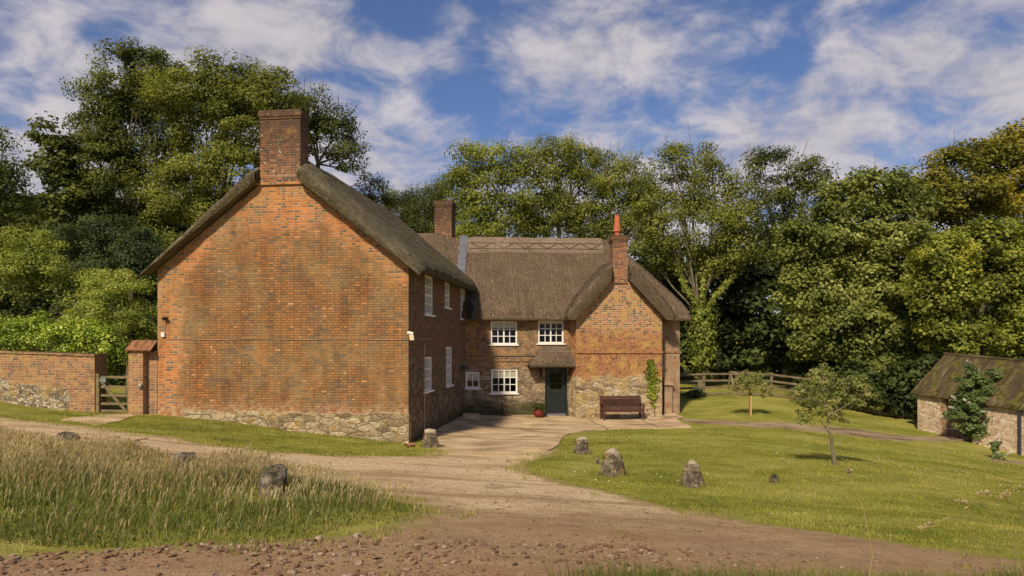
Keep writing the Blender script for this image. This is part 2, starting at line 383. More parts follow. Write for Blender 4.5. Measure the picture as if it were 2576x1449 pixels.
def m_wallgarden():
    n = NT('garden wall brick and flint'); uv = n.uv(); p = n.pos(); z = n.sep(p)[2]; X = n.sep(p)[0]
    a, ha = brick(n, uv, [(0, (.13, .09, .07)), (.3, (.26, .11, .055)), (.6, (.37, .15, .065)), (1, (.46, .24, .1))], (.4, .3, .2))
    b, hb = rubble(n, uv, [(.1, (.12, .1, .075)), (.4, (.34, .3, .22)), (.7, (.62, .56, .43)), (1, (.5, .34, .14))], (.12, .09, .06), 6.5, 9.0, .11)
    base = n.math('ADD', n.math('MULTIPLY', n.math('ADD', X, 13.4), -.11), 1.42)
    f = n.maprange(n.math('SUBTRACT', n.math('ADD', z, n.math('MULTIPLY', n.math('SUBTRACT', n.noise(p, 2, 4), .5), .3)), base), -.05, .05)
    q = n.maprange(n.math('ADD', X, n.math('MULTIPLY', n.math('SUBTRACT', n.noise(p, 3, 3), .5), .5)), -14.1, -14.0)
    f = n.math('MAXIMUM', f, q)
    c = n.mix(f, b, a); hh = n.fmix(f, hb, ha)
    c = specks(n, c, uv, (.44, .29, .09), 2.5, .52, .7, .6); c = specks(n, c, uv, (.6, .55, .48), 10, .64, .72, .6); c = specks(n, c, uv, (.16, .08, .05), 1.6, .55, .75, .6)
    n.pr(c, .93, n.bump(hh, 1.0, .03)); return n.m
def m_render():
    n = NT('weathered render'); uv = n.uv(); p = n.pos()
    c = n.ramp(n.noise(p, 1.6, 6, .7), [(.3, (.17, .1, .06)), (.5, (.29, .2, .125)), (.7, (.38, .29, .19))])
    a, ha = brick(n, uv, [(0, (.2, .1, .06)), (1, (.42, .17, .07))], (.3, .22, .15))
    c = n.mix(n.maprange(n.noise(p, 2.1, 3), .58, .64), c, a)
    c = specks(n, c, uv, (.1, .08, .05), 5, .58, .72, .7)
    n.pr(c, .95, n.bump(n.noise(p, 25, 5), .6, .02)); return n.m
def m_thatch(name, cd, cm, cl, moss=0.0, speck=.5, streak=.38):
    n = NT(name); uv = n.uv()
    st = n.noise(n.vmul(uv, (13, 1.3, 1)), 1.0, 6, .75); fine = n.noise(n.vmul(uv, (26, 13, 1)), 1.0, 4, .8); big = n.noise(uv, .9, 5, .6)
    layers = n.noise(n.vmul(uv, (1.2, 9, 1)), 1.0, 3)
    v = n.math('ADD', n.math('ADD', n.math('MULTIPLY', st, streak), n.math('MULTIPLY', fine, .72-streak)), n.math('ADD', n.math('MULTIPLY', big, .18), n.math('MULTIPLY', layers, .1)))
    c = n.ramp(v, [(.38, cd), (.5, cm), (.61, cl)])
    sp = n.maprange(n.noise(n.vmul(uv, (17, 14, 1)), 1.0, 3, .7), .63, .7, 0, speck); c = n.mix(sp, c, (.52, .44, .32))
    cut = n.attr('cut'); cm2 = n.ramp(n.noise(n.vmul(uv, (9, 9, 1)), 1.0, 5, .8), [(.4, (.035, .027, .018)), (.55, (.1, .082, .05)), (.66, (.26, .22, .12))]); c = n.mix(n.math('MULTIPLY', cut, .85 if moss else .35), c, cm2)
    if moss:
        mf = n.maprange(n.noise(uv, 2.4, 6, .75), .48, .66, 0, moss); c = n.mix(mf, c, (.13, .125, .035))
    hh = n.math('ADD', n.math('MULTIPLY', st, .5), n.math('MULTIPLY', fine, .7))
    n.pr(c, .97, n.bump(hh, 1.0, .06), .08); return n.m
def leafm(name, stops, trans=.42, rough=.55, spec=.25, nsc=.35):
    n = NT(name); p = n.pos()
    f = n.math('ADD', n.math('MULTIPLY', n.attr('rnd'), .62), n.math('MULTIPLY', n.maprange(n.noise(p, nsc, 3), .3, .7), .38))
    c = n.ramp(f, [(p_, tuple(q*.93 for q in c_)) for p_, c_ in stops])
    pr = n.pr(c, rough, None, spec); tr = n.n('ShaderNodeBsdfTranslucent'); n.l(n.mix(1.0, c, (1.25, 1.2, .6), 'MULTIPLY'), tr.inputs[0])
    mx = n.n('ShaderNodeMixShader'); mx.inputs[0].default_value = trans; n.l(pr.outputs[0], mx.inputs[1]); n.l(tr.outputs[0], mx.inputs[2]); n.l(mx.outputs[0], n.out.inputs[0])
    return n.m
def m_grassground():
    n = NT('lawn turf'); p = n.pos()
    a = n.noise(n.vmul(p, (.7, 1.5, 1)), .55, 5, .6); b = n.noise(n.vmul(p, (.8, 1.6, 1)), 3.2, 5, .7); d = n.noise(n.vmul(p, (1, 1, .2)), 45, 3, .7)
    f = n.math('ADD', n.math('ADD', n.math('MULTIPLY', a, .45), n.math('MULTIPLY', b, .3)), n.math('MULTIPLY', d, .25))
    c = n.ramp(f, [(.36, (.13, .14, .025)), (.46, (.23, .235, .042)), (.55, (.35, .325, .075)), (.66, (.46, .375, .14))])
    c = specks(n, c, p, (.22, .17, .07), 1.5, .7, .8, .35)
    n.pr(c, .95, n.bump(n.math('ADD', d, b), 1.0, .05), .1); return n.m
def m_track():
    n = NT('stony track'); p = n.pos(); y = n.sep(p)[1]
    big = n.noise(p, .5, 5, .6); med = n.noise(p, 4, 5, .7)
    pd = n.vadd(n.vmul(p, (1, 1, .3)), n.vmul(n.noise(p, 14, 4, col=True), (.09, .09, 0))); v = n.vor(pd, 30, 'F1'); v2 = n.vor(pd, 75, 'F1')
    peb = n.ramp(n.sep(v['Color'])[0], [(0, (.2, .135, .07)), (.35, (.46, .32, .18)), (.6, (.6, .46, .29)), (.85, (.78, .67, .47)), (1, (.5, .29, .12))])
    peb2 = n.ramp(n.sep(v2['Color'])[1], [(0, (.2, .135, .07)), (.5, (.52, .37, .21)), (1, (.82, .69, .48))])
    dirt = n.ramp(med, [(.3, (.34, .235, .125)), (.7, (.66, .5, .31))])
    c = n.mix(.42, n.mix(n.maprange(med, .4, .6), peb, peb2), dirt)
    rut = n.maprange(n.noise(n.vadd(n.vmul(p, (.16, 1.0, 1)), n.vmul(n.noise(p, .3, 2, col=True), (.3, .3, 0))), 1.5, 4), .48, .62, 0, .7); c = n.mix(rut, c, n.mix(med, (.2, .115, .06), (.36, .235, .135)))
    # reddish near earth, vignette darkening painted into its colour; paler gravel further on
    near = n.maprange(n.math('ADD', y, n.math('MULTIPLY', n.math('SUBTRACT', big, .5), 9)), 13.0, 7.5)
    c = n.mix(n.math('MULTIPLY', near, .8), c, n.mix(med, (.15, .085, .045), (.36, .225, .125)))
    c = n.mix(n.maprange(n.noise(p, .8, 4), .6, .72, 0, .5), c, (.17, .1, .062))
    e = n.attr('edge'); g = n.maprange(n.math('ADD', e, n.math('MULTIPLY', n.math('SUBTRACT', n.noise(p, 2.6, 6, .75), .5), 1.3)), .42, .1)
    g2 = n.maprange(n.noise(p, 1.3, 6, .72), .62, .7, 0, .6)
    c = n.mix(n.math('MAXIMUM', g, g2), c, n.mix(med, (.16, .15, .035), (.33, .27, .1)))
    hh = n.math('ADD', n.math('MULTIPLY', n.math('SUBTRACT', 1.0, v['Distance']), .35), n.math('ADD', med, n.noise(p, 35, 4, .7)))
    n.pr(c, .95, n.bump(hh, .8, .03), .12); return n.m
def m_concrete(name='old concrete', k=1.0):
    n = NT(name); p = n.pos()
    c = n.ramp(n.noise(p, .9, 6, .65), [(.3, (.26*k, .18*k, .105*k)), (.5, (.43*k, .315*k, .19*k)), (.7, (.55*k, .42*k, .27*k))])
    st = n.noise(n.vmul(p, (.5, 2.6, 1)), 1.0, 5, .6); c = n.mix(n.maprange(st, .5, .66, 0, .75), c, (.13*k, .085*k, .055*k))
    c = specks(n, c, p, (.5, .42, .34), 30, .66, .74, .5)
    n.pr(c, .88, n.bump(n.noise(p, 30, 5, .7), .5, .012)); return n.m
def m_stone(name='lichened stone'):
    n = NT(name); v = n.obj(); g = n.n('ShaderNodeTexCoord').outputs['Generated']; z = n.sep(g)[2]
    c = n.ramp(n.noise(v, 5, 6, .75), [(.35, (.035, .03, .022)), (.5, (.16, .13, .09)), (.62, (.4, .34, .26)), (.75, (.58, .52, .44))])
    c = specks(n, c, v, (.36, .25, .04), 4, .55, .68, .8); c = specks(n, c, v, (.03, .026, .02), 9, .55, .66, .8)
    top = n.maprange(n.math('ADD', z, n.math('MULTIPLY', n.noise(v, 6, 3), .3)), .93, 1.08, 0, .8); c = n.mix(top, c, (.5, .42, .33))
    n.pr(c, .95, n.bump(n.noise(v, 11, 6, .75), 1.0, .05)); return n.m
def m_stoned():
    n = NT('dark mossy stone'); v = n.obj(); c = n.ramp(n.noise(v, 6, 6, .75), [(.38, (.03, .026, .022)), (.5, (.12, .1, .08)), (.62, (.34, .29, .23))]); c = specks(n, c, v, (.1, .11, .02), 4, .5, .66, .75)
    n.pr(c, .95, n.bump(n.noise(v, 11, 6, .75), 1.0, .05)); return n.m
def m_wood(name, a, b, moss=0, sc_=(3, 3, 40)):
    n = NT(name); v = n.obj(); f = n.noise(n.vmul(v, sc_), 1.0, 5, .7); c = n.ramp(f, [(.35, a), (.65, b)])
    if moss: c = specks(n, c, v, (.13, .13, .03), 4, .5, .65, moss)
    n.pr(c, .85, n.bump(f, .5, .01)); return n.m
def m_shedroof():
    n = NT('mossy corrugated shed roof'); v = n.uv(); p = n.pos()
    c = n.ramp(n.noise(n.vmul(v, (2.6, .5, 1)), 1.0, 6, .7), [(.38, (.04, .028, .018)), (.52, (.085, .06, .037)), (.66, (.2, .15, .1))])
    low = n.maprange(n.math('ADD', n.sep(p)[2], n.math('MULTIPLY', n.math('SUBTRACT', n.noise(p, .9, 5), .5), 2.4)), 2.9, 1.6)
    mo = n.math('MULTIPLY', n.maprange(n.noise(n.vmul(v, (1.3, .7, 1)), 1.6, 6, .75), .42, .6), n.math('ADD', n.math('MULTIPLY', low, .75), .25))
    c = n.mix(mo, c, n.mix(n.maprange(n.noise(p, 5, 5), .35, .65), (.035, .035, .008), (.13, .12, .018)))
    n.pr(c, .95, n.bump(n.noise(p, 18, 5, .7), .8, .03)); return n.m
def m_shedwall():
    n = NT('pale rubble shed wall'); uv = n.uv(); p = n.pos()
    b, hb = rubble(n, uv, [(.1, (.36, .24, .15)), (.4, (.52, .38, .25)), (.7, (.62, .5, .36)), (.9, (.68, .6, .48)), (1, (.4, .14, .06))], (.6, .5, .38), 4.2, 8.5, .05)
    c = specks(n, b, uv, (.2, .12, .08), 9, .64, .7, .7); n.pr(c, .95, n.bump(hb, .8, .02)); return n.m
def m_glass():
    n = NT('window glass'); t = n.n('ShaderNodeBsdfTransparent'); t.inputs[0].default_value = (.82, .86, .84, 1)
    g = n.n('ShaderNodeBsdfGlossy'); g.inputs[1].default_value = .03; fr = n.n('ShaderNodeFresnel'); fr.inputs[0].default_value = 1.6
    m = n.n('ShaderNodeMixShader'); n.l(n.math('ADD', n.math('MULTIPLY', fr.outputs[0], .45), .01), m.inputs[0]); n.l(t.outputs[0], m.inputs[1]); n.l(g.outputs[0], m.inputs[2])
    n.l(m.outputs[0], n.out.inputs[0]); return n.m

M = dict(
 gable=m_gable(), side=m_side(), front=m_front('cottage front masonry', 1.95, False, 1.15), wing=m_front('wing gable masonry', 1.55, True, .35), plinth=m_plinth(),
 chim=m_chimney('big chimney brick', (10.0, 2.4)), chim2=m_chimney('rear chimney brick', (9.3, 2.0)), chim3=m_chimney('wing chimney brick', (8.0, 1.6)),
 gwall=m_wallgarden(), render=m_render(),
 thatch_old=m_thatch('mossy old thatch', (.035, .028, .019), (.125, .104, .072), (.29, .25, .18), .45, .35),
 thatch_mid=m_thatch('brown weathered thatch', (.032, .023, .016), (.115, .083, .057), (.25, .186, .132), 0, .9, .12),
 thatch_ridge=m_thatch('paler ridge straw', (.09, .066, .046), (.21, .158, .115), (.34, .27, .2), 0, .2),
 white=simple('white window paint', (.78, .76, .73), .5, .4, var=.05), glass=m_glass(), blind=simple('cream roller blind', (.82, .74, .58), .8), dark=simple('dark interior', (.03, .028, .025), .9, .1),
 door=simple('dark green door paint', (.01, .0165, .0155), .45, .4, var=.1), iron=simple('black iron', (.02, .02, .02), .5, .4), lead=simple('grey lead sheet', (.13, .13, .155), .45, .5, var=.2, nscale=4),
 leadold=simple('old lead', (.07, .075, .08), .5, .4, var=.4, nscale=8), pot=simple('terracotta chimney pot', (.44, .13, .065), .8, .2, var=.15, nscale=7), cream=simple('cream plastic', (.7, .58, .36), .5), whitep=simple('white plastic', (.72, .7, .66), .5),
 redpot=simple('glazed red pot', (.16, .022, .016), .45, .35), oak=m_wood('dark oak', (.03, .017, .012), (.08, .045, .03)), bench=m_wood('stained brown bench wood', (.05, .022, .017), (.115, .05, .038), 0, (30, 3, 30)),
 gatew=m_wood('weathered oak gate', (.1, .078, .045), (.27, .21, .125), .3, (5, 5, 12)), fence=m_wood('weathered fence timber', (.09, .065, .045), (.25, .185, .125), .35, (4, 4, 9)), stake=m_wood('pale timber stake', (.33, .2, .07), (.55, .36, .14)),
 stone=m_stone(), bark=m_wood('tree bark', (.04, .032, .023), (.14, .115, .083), .3, (6, 6, 2)), barkpale=m_wood('pale mossy bark', (.09, .072, .05), (.24, .2, .145), .4, (6, 6, 2)), twig=m_wood('thin twigs', (.1, .075, .05), (.24, .18, .12)),
 ground=m_grassground(), track=m_track(), conc=m_concrete(), pad=m_concrete('pale concrete pad', 1.15), pathm=m_concrete('brown garden path', .62), tile=simple('clay coping tile', (.27, .13, .07), .9, .1, var=.35, nscale=14, bump=.8),
 shedroof=m_shedroof(), shedwall=m_shedwall(), sheddoor=m_wood('faded brown door boards', (.1, .06, .045), (.27, .185, .14), 0, (22, 22, 2)), signg=simple('green sign face', (.03, .08, .06), .5), signl=simple('pale sign lettering', (.5, .52, .5), .6), brush=simple('broom bristle', (.1, .06, .035), .9), pipeblue=simple('dark drainpipe', (.035, .035, .055), .5), greyp=simple('grey plastic pipe', (.38, .37, .34), .5), brickstep=simple('brick doorstep', (.26, .11, .06), .9, var=.3, nscale=12),
 stoned=m_stoned(), hazel=simple('hazel rods', (.1, .062, .04), .9), hazelp=simple('pale hazel rods', (.26, .195, .14), .9), wire=simple('grey cable', (.4, .32, .23), .6), terra=simple('terracotta pipe', (.42, .2, .1), .8, var=.25),
)
def L(*c): return [(p, q) for p, q in zip(np.linspace(.12, .9, len(c)), c)]
LF = dict(
 ashdark=leafm('dark ash leaves', L((.038, .05, .013), (.08, .1, .023), (.14, .165, .033), (.22, .245, .05))),
 ash=leafm('ash leaves', L((.06, .077, .016), (.15, .175, .032), (.26, .285, .05), (.4, .4, .09))),
 ashlight=leafm('yellow green ash leaves', L((.08, .1, .018), (.19, .225, .036), (.32, .36, .06), (.46, .48, .11))),
 grey=leafm('grey green leaves', L((.03, .05, .022), (.07, .1, .04), (.12, .16, .06), (.2, .24, .1))),
 syc=leafm('sycamore leaves', L((.06, .08, .02), (.15, .185, .04), (.29, .32, .075), (.5, .51, .17))),
 yellow=leafm('yellowing maple leaves', L((.08, .1, .018), (.18, .21, .035), (.33, .36, .055), (.56, .5, .08))),
 rust=leafm('rust tinged leaves', L((.07, .075, .015), (.17, .175, .026), (.32, .28, .035), (.55, .38, .05))),
 bush=leafm('light bush leaves', L((.12, .15, .03), (.26, .31, .055), (.42, .47, .1), (.6, .62, .2))),
 hedge=leafm('bright climber leaves', L((.06, .09, .013), (.19, .28, .03), (.42, .53, .055), (.68, .72, .15)), .3, .4, .4, 1.5),
 ivy=leafm('yellow green ivy leaves', L((.05, .07, .012), (.14, .18, .02), (.27, .31, .03), (.46, .46, .06)), .3, .45, .3, 1.5),
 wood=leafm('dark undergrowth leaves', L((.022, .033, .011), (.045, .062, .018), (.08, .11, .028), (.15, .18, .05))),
 apple=leafm('apple leaves', L((.1, .12, .03), (.22, .25, .06), (.36, .37, .11), (.52, .48, .2)), .35, .5, .3, 1.5),
 budd=leafm('buddleia leaves', L((.05, .08, .025), (.11, .16, .045), (.19, .25, .08), (.3, .36, .16)), .3, .5, .3, 1.5),
 flower=leafm('white blossom', L((.6, .56, .5), (.75, .72, .68)), .2, .7, .1),
 lawn=leafm('lawn grass blades', L((.13, .15, .024), (.24, .26, .042), (.36, .355, .07), (.5, .43, .15)), .3, .7, .15, .5),
 tall=leafm('tall meadow grass blades', L((.07, .095, .02), (.14, .165, .036), (.23, .24, .06), (.38, .33, .13)), .3, .7, .15, .4),
 seed=leafm('pale grass seed heads', L((.3, .23, .12), (.46, .37, .2), (.62, .52, .31), (.74, .64, .42)), .3, .8, .1, .6),
)
# ---------------------------------------------------------------- camera, light, sky
cam = bpy.data.cameras.new('camera'); co = bpy.data.objects.new('camera', cam); COL.objects.link(co); sc.camera = co
co.location = (0, 0, HC); co.rotation_euler = (R(90), 0, 0)
cam.sensor_width = 36; cam.lens = FPX/2576*36; cam.shift_y = (HY-724.5)/2576; cam.clip_end = 2000; cam.clip_start = .1
SUN_AZ, SUN_EL = R(-158), R(43)          # azimuth from +Y, clockwise: behind the viewer's left shoulder
sd = Vector((math.sin(SUN_AZ)*math.cos(SUN_EL), math.cos(SUN_AZ)*math.cos(SUN_EL), math.sin(SUN_EL)))
sl = bpy.data.lights.new('sun', 'SUN'); so = bpy.data.objects.new('sun', sl); COL.objects.link(so)
sl.energy = 4.6; sl.angle = R(5); sl.color = (1, .85, .62); so.rotation_euler = sd.to_track_quat('Z', 'Y').to_euler(); so.location = (-10, -10, 30)
w = bpy.data.worlds.new('World'); sc.world = w; w.use_nodes = True; t = w.node_tree; t.nodes.clear()
wn = NT.__new__(NT); wn.t = t
out = wn.n('ShaderNodeOutputWorld'); bg = wn.n('ShaderNodeBackground')
sky = wn.n('ShaderNodeTexSky', sky_type='NISHITA', sun_disc=False); sky.sun_elevation = SUN_EL; sky.sun_rotation = SUN_AZ; sky.dust_density = .6; sky.ozone_density = 3.5; sky.air_density = 1.0
dirv = wn.n('ShaderNodeTexCoord').outputs['Generated']; s3 = wn.sep(dirv)
den = wn.math('ADD', wn.math('MAXIMUM', s3[2], 0.0), .34)
cxy = wn.n('ShaderNodeCombineXYZ'); wn.l(wn.math('DIVIDE', s3[0], den), cxy.inputs[0]); wn.l(wn.math('DIVIDE', s3[1], den), cxy.inputs[1])
rotn = wn.n('ShaderNodeVectorRotate', rotation_type='Z_AXIS'); wn.l(cxy.outputs[0], rotn.inputs[0]); rotn.inputs['Angle'].default_value = R(0)
cp = wn.vadd(rotn.outputs[0], (3.1, 1.2, 0))
n1 = wn.noise(cp, 2.1, 7, .55, dist=.2); n2 = wn.noise(cp, 6.5, 7, .6, dist=.3); n3 = wn.noise(cp, .9, 2)
cf = wn.math('ADD', wn.math('ADD', wn.math('MULTIPLY', n1, .46), wn.math('MULTIPLY', n2, .42)), wn.math('MULTIPLY', n3, .14))
# thicker cloud low down, thin veils overhead
lowc = wn.maprange(s3[2], .5, .12, -.03, .075, smooth=False)
mask = wn.maprange(wn.math('ADD', cf, lowc), .44, .6, 0, .9)
cloudc = wn.mix(wn.maprange(n2, .3, .7), (3.1, 2.95, 3.25), (4.9, 4.5, 4.6))
blue = wn.mix(1.0, sky.outputs[0], (.54, .56, .69), 'MULTIPLY')
wn.l(wn.mix(mask, blue, cloudc), bg.inputs[0]); bg.inputs[1].default_value = .118; wn.l(bg.outputs[0], out.inputs[0])
sc.view_settings.view_transform = 'Standard'; sc.view_settings.look = 'None'; sc.view_settings.exposure = 0.2; sc.view_settings.gamma = 1
sc.cycles.use_denoising = True
sc.cycles.max_bounces = 6; sc.cycles.transparent_max_bounces = 12; sc.cycles.diffuse_bounces = 3

# ---------------------------------------------------------------- ground
GX = np.concatenate([[-600, -300, -150, -90, -60], np.arange(-42, -20, .9), np.arange(-20, 20.01, .125), np.arange(20.9, 42, .9), [60, 90, 150, 300, 600]])
GY = np.concatenate([[-300, -100, -40], np.arange(-14, 2, .9), np.arange(2, 36.01, .125), np.arange(36.9, 62, .9), [80, 110, 160, 300, 600]])
gx, gy = np.meshgrid(GX, GY, indexing='ij'); gz = H(gx, gy)
# woodland slope behind everything
gz = gz+np.clip((gy-50)/25, 0, 1)**1.5*5.5
nx, ny = gx.shape; idx = np.arange(nx*ny).reshape(nx, ny)
q = np.stack([idx[:-1, :-1], idx[1:, :-1], idx[1:, 1:], idx[:-1, 1:]], -1).reshape(-1, 4)
tag(np_mesh('ground', np.stack([gx, gy, gz], -1).reshape(-1, 3), q, M['ground'], smooth=True, org=V3(0, 0, 0)), kind='structure')
fx = (GX >= -20.01) & (GX <= 20.01); fy = (GY >= 2) & (GY <= 36.01)
LX, LY = GX[fx], GY[fy]; lx, ly = np.meshgrid(LX, LY, indexing='ij'); lz = gz[np.ix_(fx, fy)]
TRACK = Gs([(-60, 1030), (0, 1048), (90, 1058), (160, 1066), (260, 1076), (400, 1096), (560, 1121), (700, 1136), (850, 1145), (1030, 1147), (1110, 1128), (1150, 1122), (1385, 1122), (1412, 1140), (1335, 1172), (1375, 1196), (1500, 1228), (1650, 1264), (1800, 1290), (1950, 1318), (2100, 1338), (2300, 1368), (2576, 1402), (2700, 1425), (2700, 1620), (-150, 1620), (-150, 1400)])
ISLE = Gs([(-120, 1070), (0, 1094), (120, 1120), (300, 1146), (500, 1172), (700, 1196), (860, 1220), (985, 1252), (1045, 1285), (1010, 1318), (860, 1342), (600, 1362), (300, 1382), (0, 1402), (-150, 1412)])
f_tr = np.minimum(sdf(TRACK, lx, ly), -sdf(ISLE, lx, ly))
f_tr = f_tr+vnoise(lx, ly, .45, 1)*.28+vnoise(lx, ly, 1.3, 2)*.3
V, pl, e = clipped_sheet(LX, LY, f_tr, lz+.004)
tag(poly_mesh('track', V, pl, M['track'], attrs={'edge': e}), kind='structure')
def slab(name, poly, th, mat, noise=0.0, seed=3, kind='structure'):
    f = sdf(poly, lx, ly)
    if noise: f = f+vnoise(lx, ly, .5, seed)*noise
    V, pl, e = clipped_sheet(LX, LY, f, lz+th)
    cnt = {}
    for p in pl:
        for a, b in zip(p, p[1:]+p[:1]): cnt[(a, b)] = 1
    sk = [(a, b) for a, b in cnt if (b, a) not in cnt]
    n = len(V); Vb = V.copy(); Vb[:, 2] -= th+.03
    V2 = np.concatenate([V, Vb]); pl = [list(p) for p in pl]+[[b, a, a+n, b+n] for a, b in sk]
    return tag(poly_mesh(name, V2, pl, mat, smooth=False), kind=kind)
YARD = Gs([(1066, 1120), (1060, 1104), (1120, 1060), (1150, 1040), (1300, 1040), (1690, 1040), (1722, 1050), (1702, 1056), (1742, 1077), (1620, 1079), (1500, 1083), (1432, 1092), (1412, 1104), (1405, 1122), (1380, 1136), (1250, 1139), (1130, 1137)])
slab('courtyard', YARD, .035, M['conc'], .05)
yard = bpy.data.objects['courtyard']
for pts in ([(1478, 1054), (1500, 1066), (1532, 1084)], [(1180, 1062), (1290, 1080), (1440, 1098)], [(1110, 1098), (1240, 1108), (1405, 1112)], [(1600, 1053), (1640, 1064), (1660, 1079)]):
    mb = MB(); q_ = [G(*p) for p in pts]; q_ = [q_[0]+(q_[-1]-q_[0])*t for t in np.linspace(0, 1, 24)]
    for a, b in zip(q_[:-1], q_[1:]):
        d = (b-a)[:2]; d /= np.linalg.norm(d); n_ = V3(-d[1], d[0], 0)*.018; za, zb = h(a[0], a[1])+.041, h(b[0], b[1])+.041
        mb.face([(a[0]-n_[0], a[1]-n_[1], za), (b[0]-n_[0], b[1]-n_[1], zb), (b[0]+n_[0], b[1]+n_[1], zb), (a[0]+n_[0], a[1]+n_[1], za)])
    mb.build('joint', M['iron'], yard, merge=False)
slab('gate_path', Gs([(150, 1057), (250, 1045), (325, 1042), (338, 1047), (300, 1060), (250, 1072)]), .02, M['pad'], .04)
PATH = Gs([(1716, 1054), (1760, 1056), (1900, 1062), (2060, 1072), (2180, 1083), (2230, 1093), (2300, 1098), (2420, 1096), (2450, 1108), (2300, 1110), (2210, 1106), (2150, 1097), (2060, 1087), (1900, 1075), (1760, 1066), (1712, 1062)])
slab('garden_path', PATH, .012, M['pathm'], .16, 5)
slab('shed_path', Gs([(2478, 1153), (2600, 1163), (2600, 1171), (2500, 1162)]), .012, M['pathm'], .05, 6)
def masks(x, y, pad=0.0):
    """metres outside every hard surface (positive = grass)"""
    a = np.minimum(sdf(TRACK, x, y), -sdf(ISLE, x, y))+vnoise(x, y, .45, 1)*.28+vnoise(x, y, 1.3, 2)*.3
    return np.minimum(-a, np.minimum(-sdf(YARD, x, y), -sdf(PATH, x, y)))
# ---------------------------------------------------------------- farmhouse
U_L, V_L = V3(.99206, -.12579, 0), V3(.12579, .99206, 0); C0 = V3(-3.08, 21.45, 0)
U_M, V_M = V3(.99756, .0698, 0), V3(-.0698, .99756, 0); M0 = V3(-1.97, 30.2, 0)
FG = Frame(C0, U_L, -V_L); FS = Frame(C0, V_L, U_L); FM = Frame(M0, U_M, -V_M); WV = .75; FW = Frame(M0-V_M*WV, U_M, -V_M)
LW, LD = 8.03, 8.75
house = empty('farmhouse', (-1.9, 26.5, 0), 'old red brick farmhouse with thatched roofs, tall chimneys and a dark green front door', 'house')
def wall(F, a0, a1, z0, z1, holes, name, mat, extra=None, rev=.13):
    mb = MB(); xs = sorted({a0, a1, *[h_[0] for h_ in holes], *[h_[1] for h_ in holes]}); zs = sorted({z0, z1, *[h_[2] for h_ in holes], *[h_[3] for h_ in holes]})
    for x0, x1 in zip(xs[:-1], xs[1:]):
        for y0, y1 in zip(zs[:-1], zs[1:]):
            cx, cz = (x0+x1)/2, (y0+y1)/2
            if any(h_[0] < cx < h_[1] and h_[2] < cz < h_[3] for h_ in holes): continue
            mb.face([F(x0, y0), F(x1, y0), F(x1, y1), F(x0, y1)], [(x0, y0), (x1, y0), (x1, y1), (x0, y1)])
    for a, b, c, d in [h_[:4] for h_ in holes]:
        for (p, q), (r, s) in (((a, c), (b, c)), ((b, c), (b, d)), ((b, d), (a, d)), ((a, d), (a, c))):
            mb.face([F(p, q), F(r, s), F(r, s, -rev), F(p, q, -rev)])
    if extra: extra(mb)
    return mb.build(name, mat, house, merge=False)
def dbox(mb, F, a0, a1, z0, z1, d0, d1): mb.fbox(F, a0, a1, z0, z1, d0, d1)
# --- brick gable facing the camera, flat where the stack grows out of it
gt = 7.82
mb = MB(); pts = [(-LW, -.2), (0, -.2), (0, 5.26), (-4.02+.66, gt), (-4.02-.66, gt), (-LW, 5.26)]
mb.face([FG(a, z) for a, z in pts], pts); mb.build('gable_wall', M['gable'], house, merge=False)
# proud, worn stone plinth
mb = MB(); N = 64; rr = np.random.default_rng(3)
at = np.linspace(-LW+.9, .02, N); dp = .05+.03*rr.random(N); tp = .83+.07*rr.random(N)
for i in range(N-1):
    a, b = at[i], at[i+1]
    mb.face([FG(a, -.3, dp[i]), FG(b, -.3, dp[i+1]), FG(b, tp[i+1], dp[i+1]*.7), FG(a, tp[i], dp[i]*.7)], [(a, -.3), (b, -.3), (b, tp[i+1]), (a, tp[i])])
    mb.face([FG(a, tp[i], dp[i]*.7), FG(b, tp[i+1], dp[i+1]*.7), FG(b, tp[i+1]+.02, -.01), FG(a, tp[i]+.02, -.01)])
mb.face([FG(at[-1], -.3, dp[-1]), FG(at[-1], -.3, -.25), FG(at[-1], tp[-1], -.25), FG(at[-1], tp[-1], dp[-1]*.7)])
mb.build('stone_plinth', M['plinth'], house, merge=False)
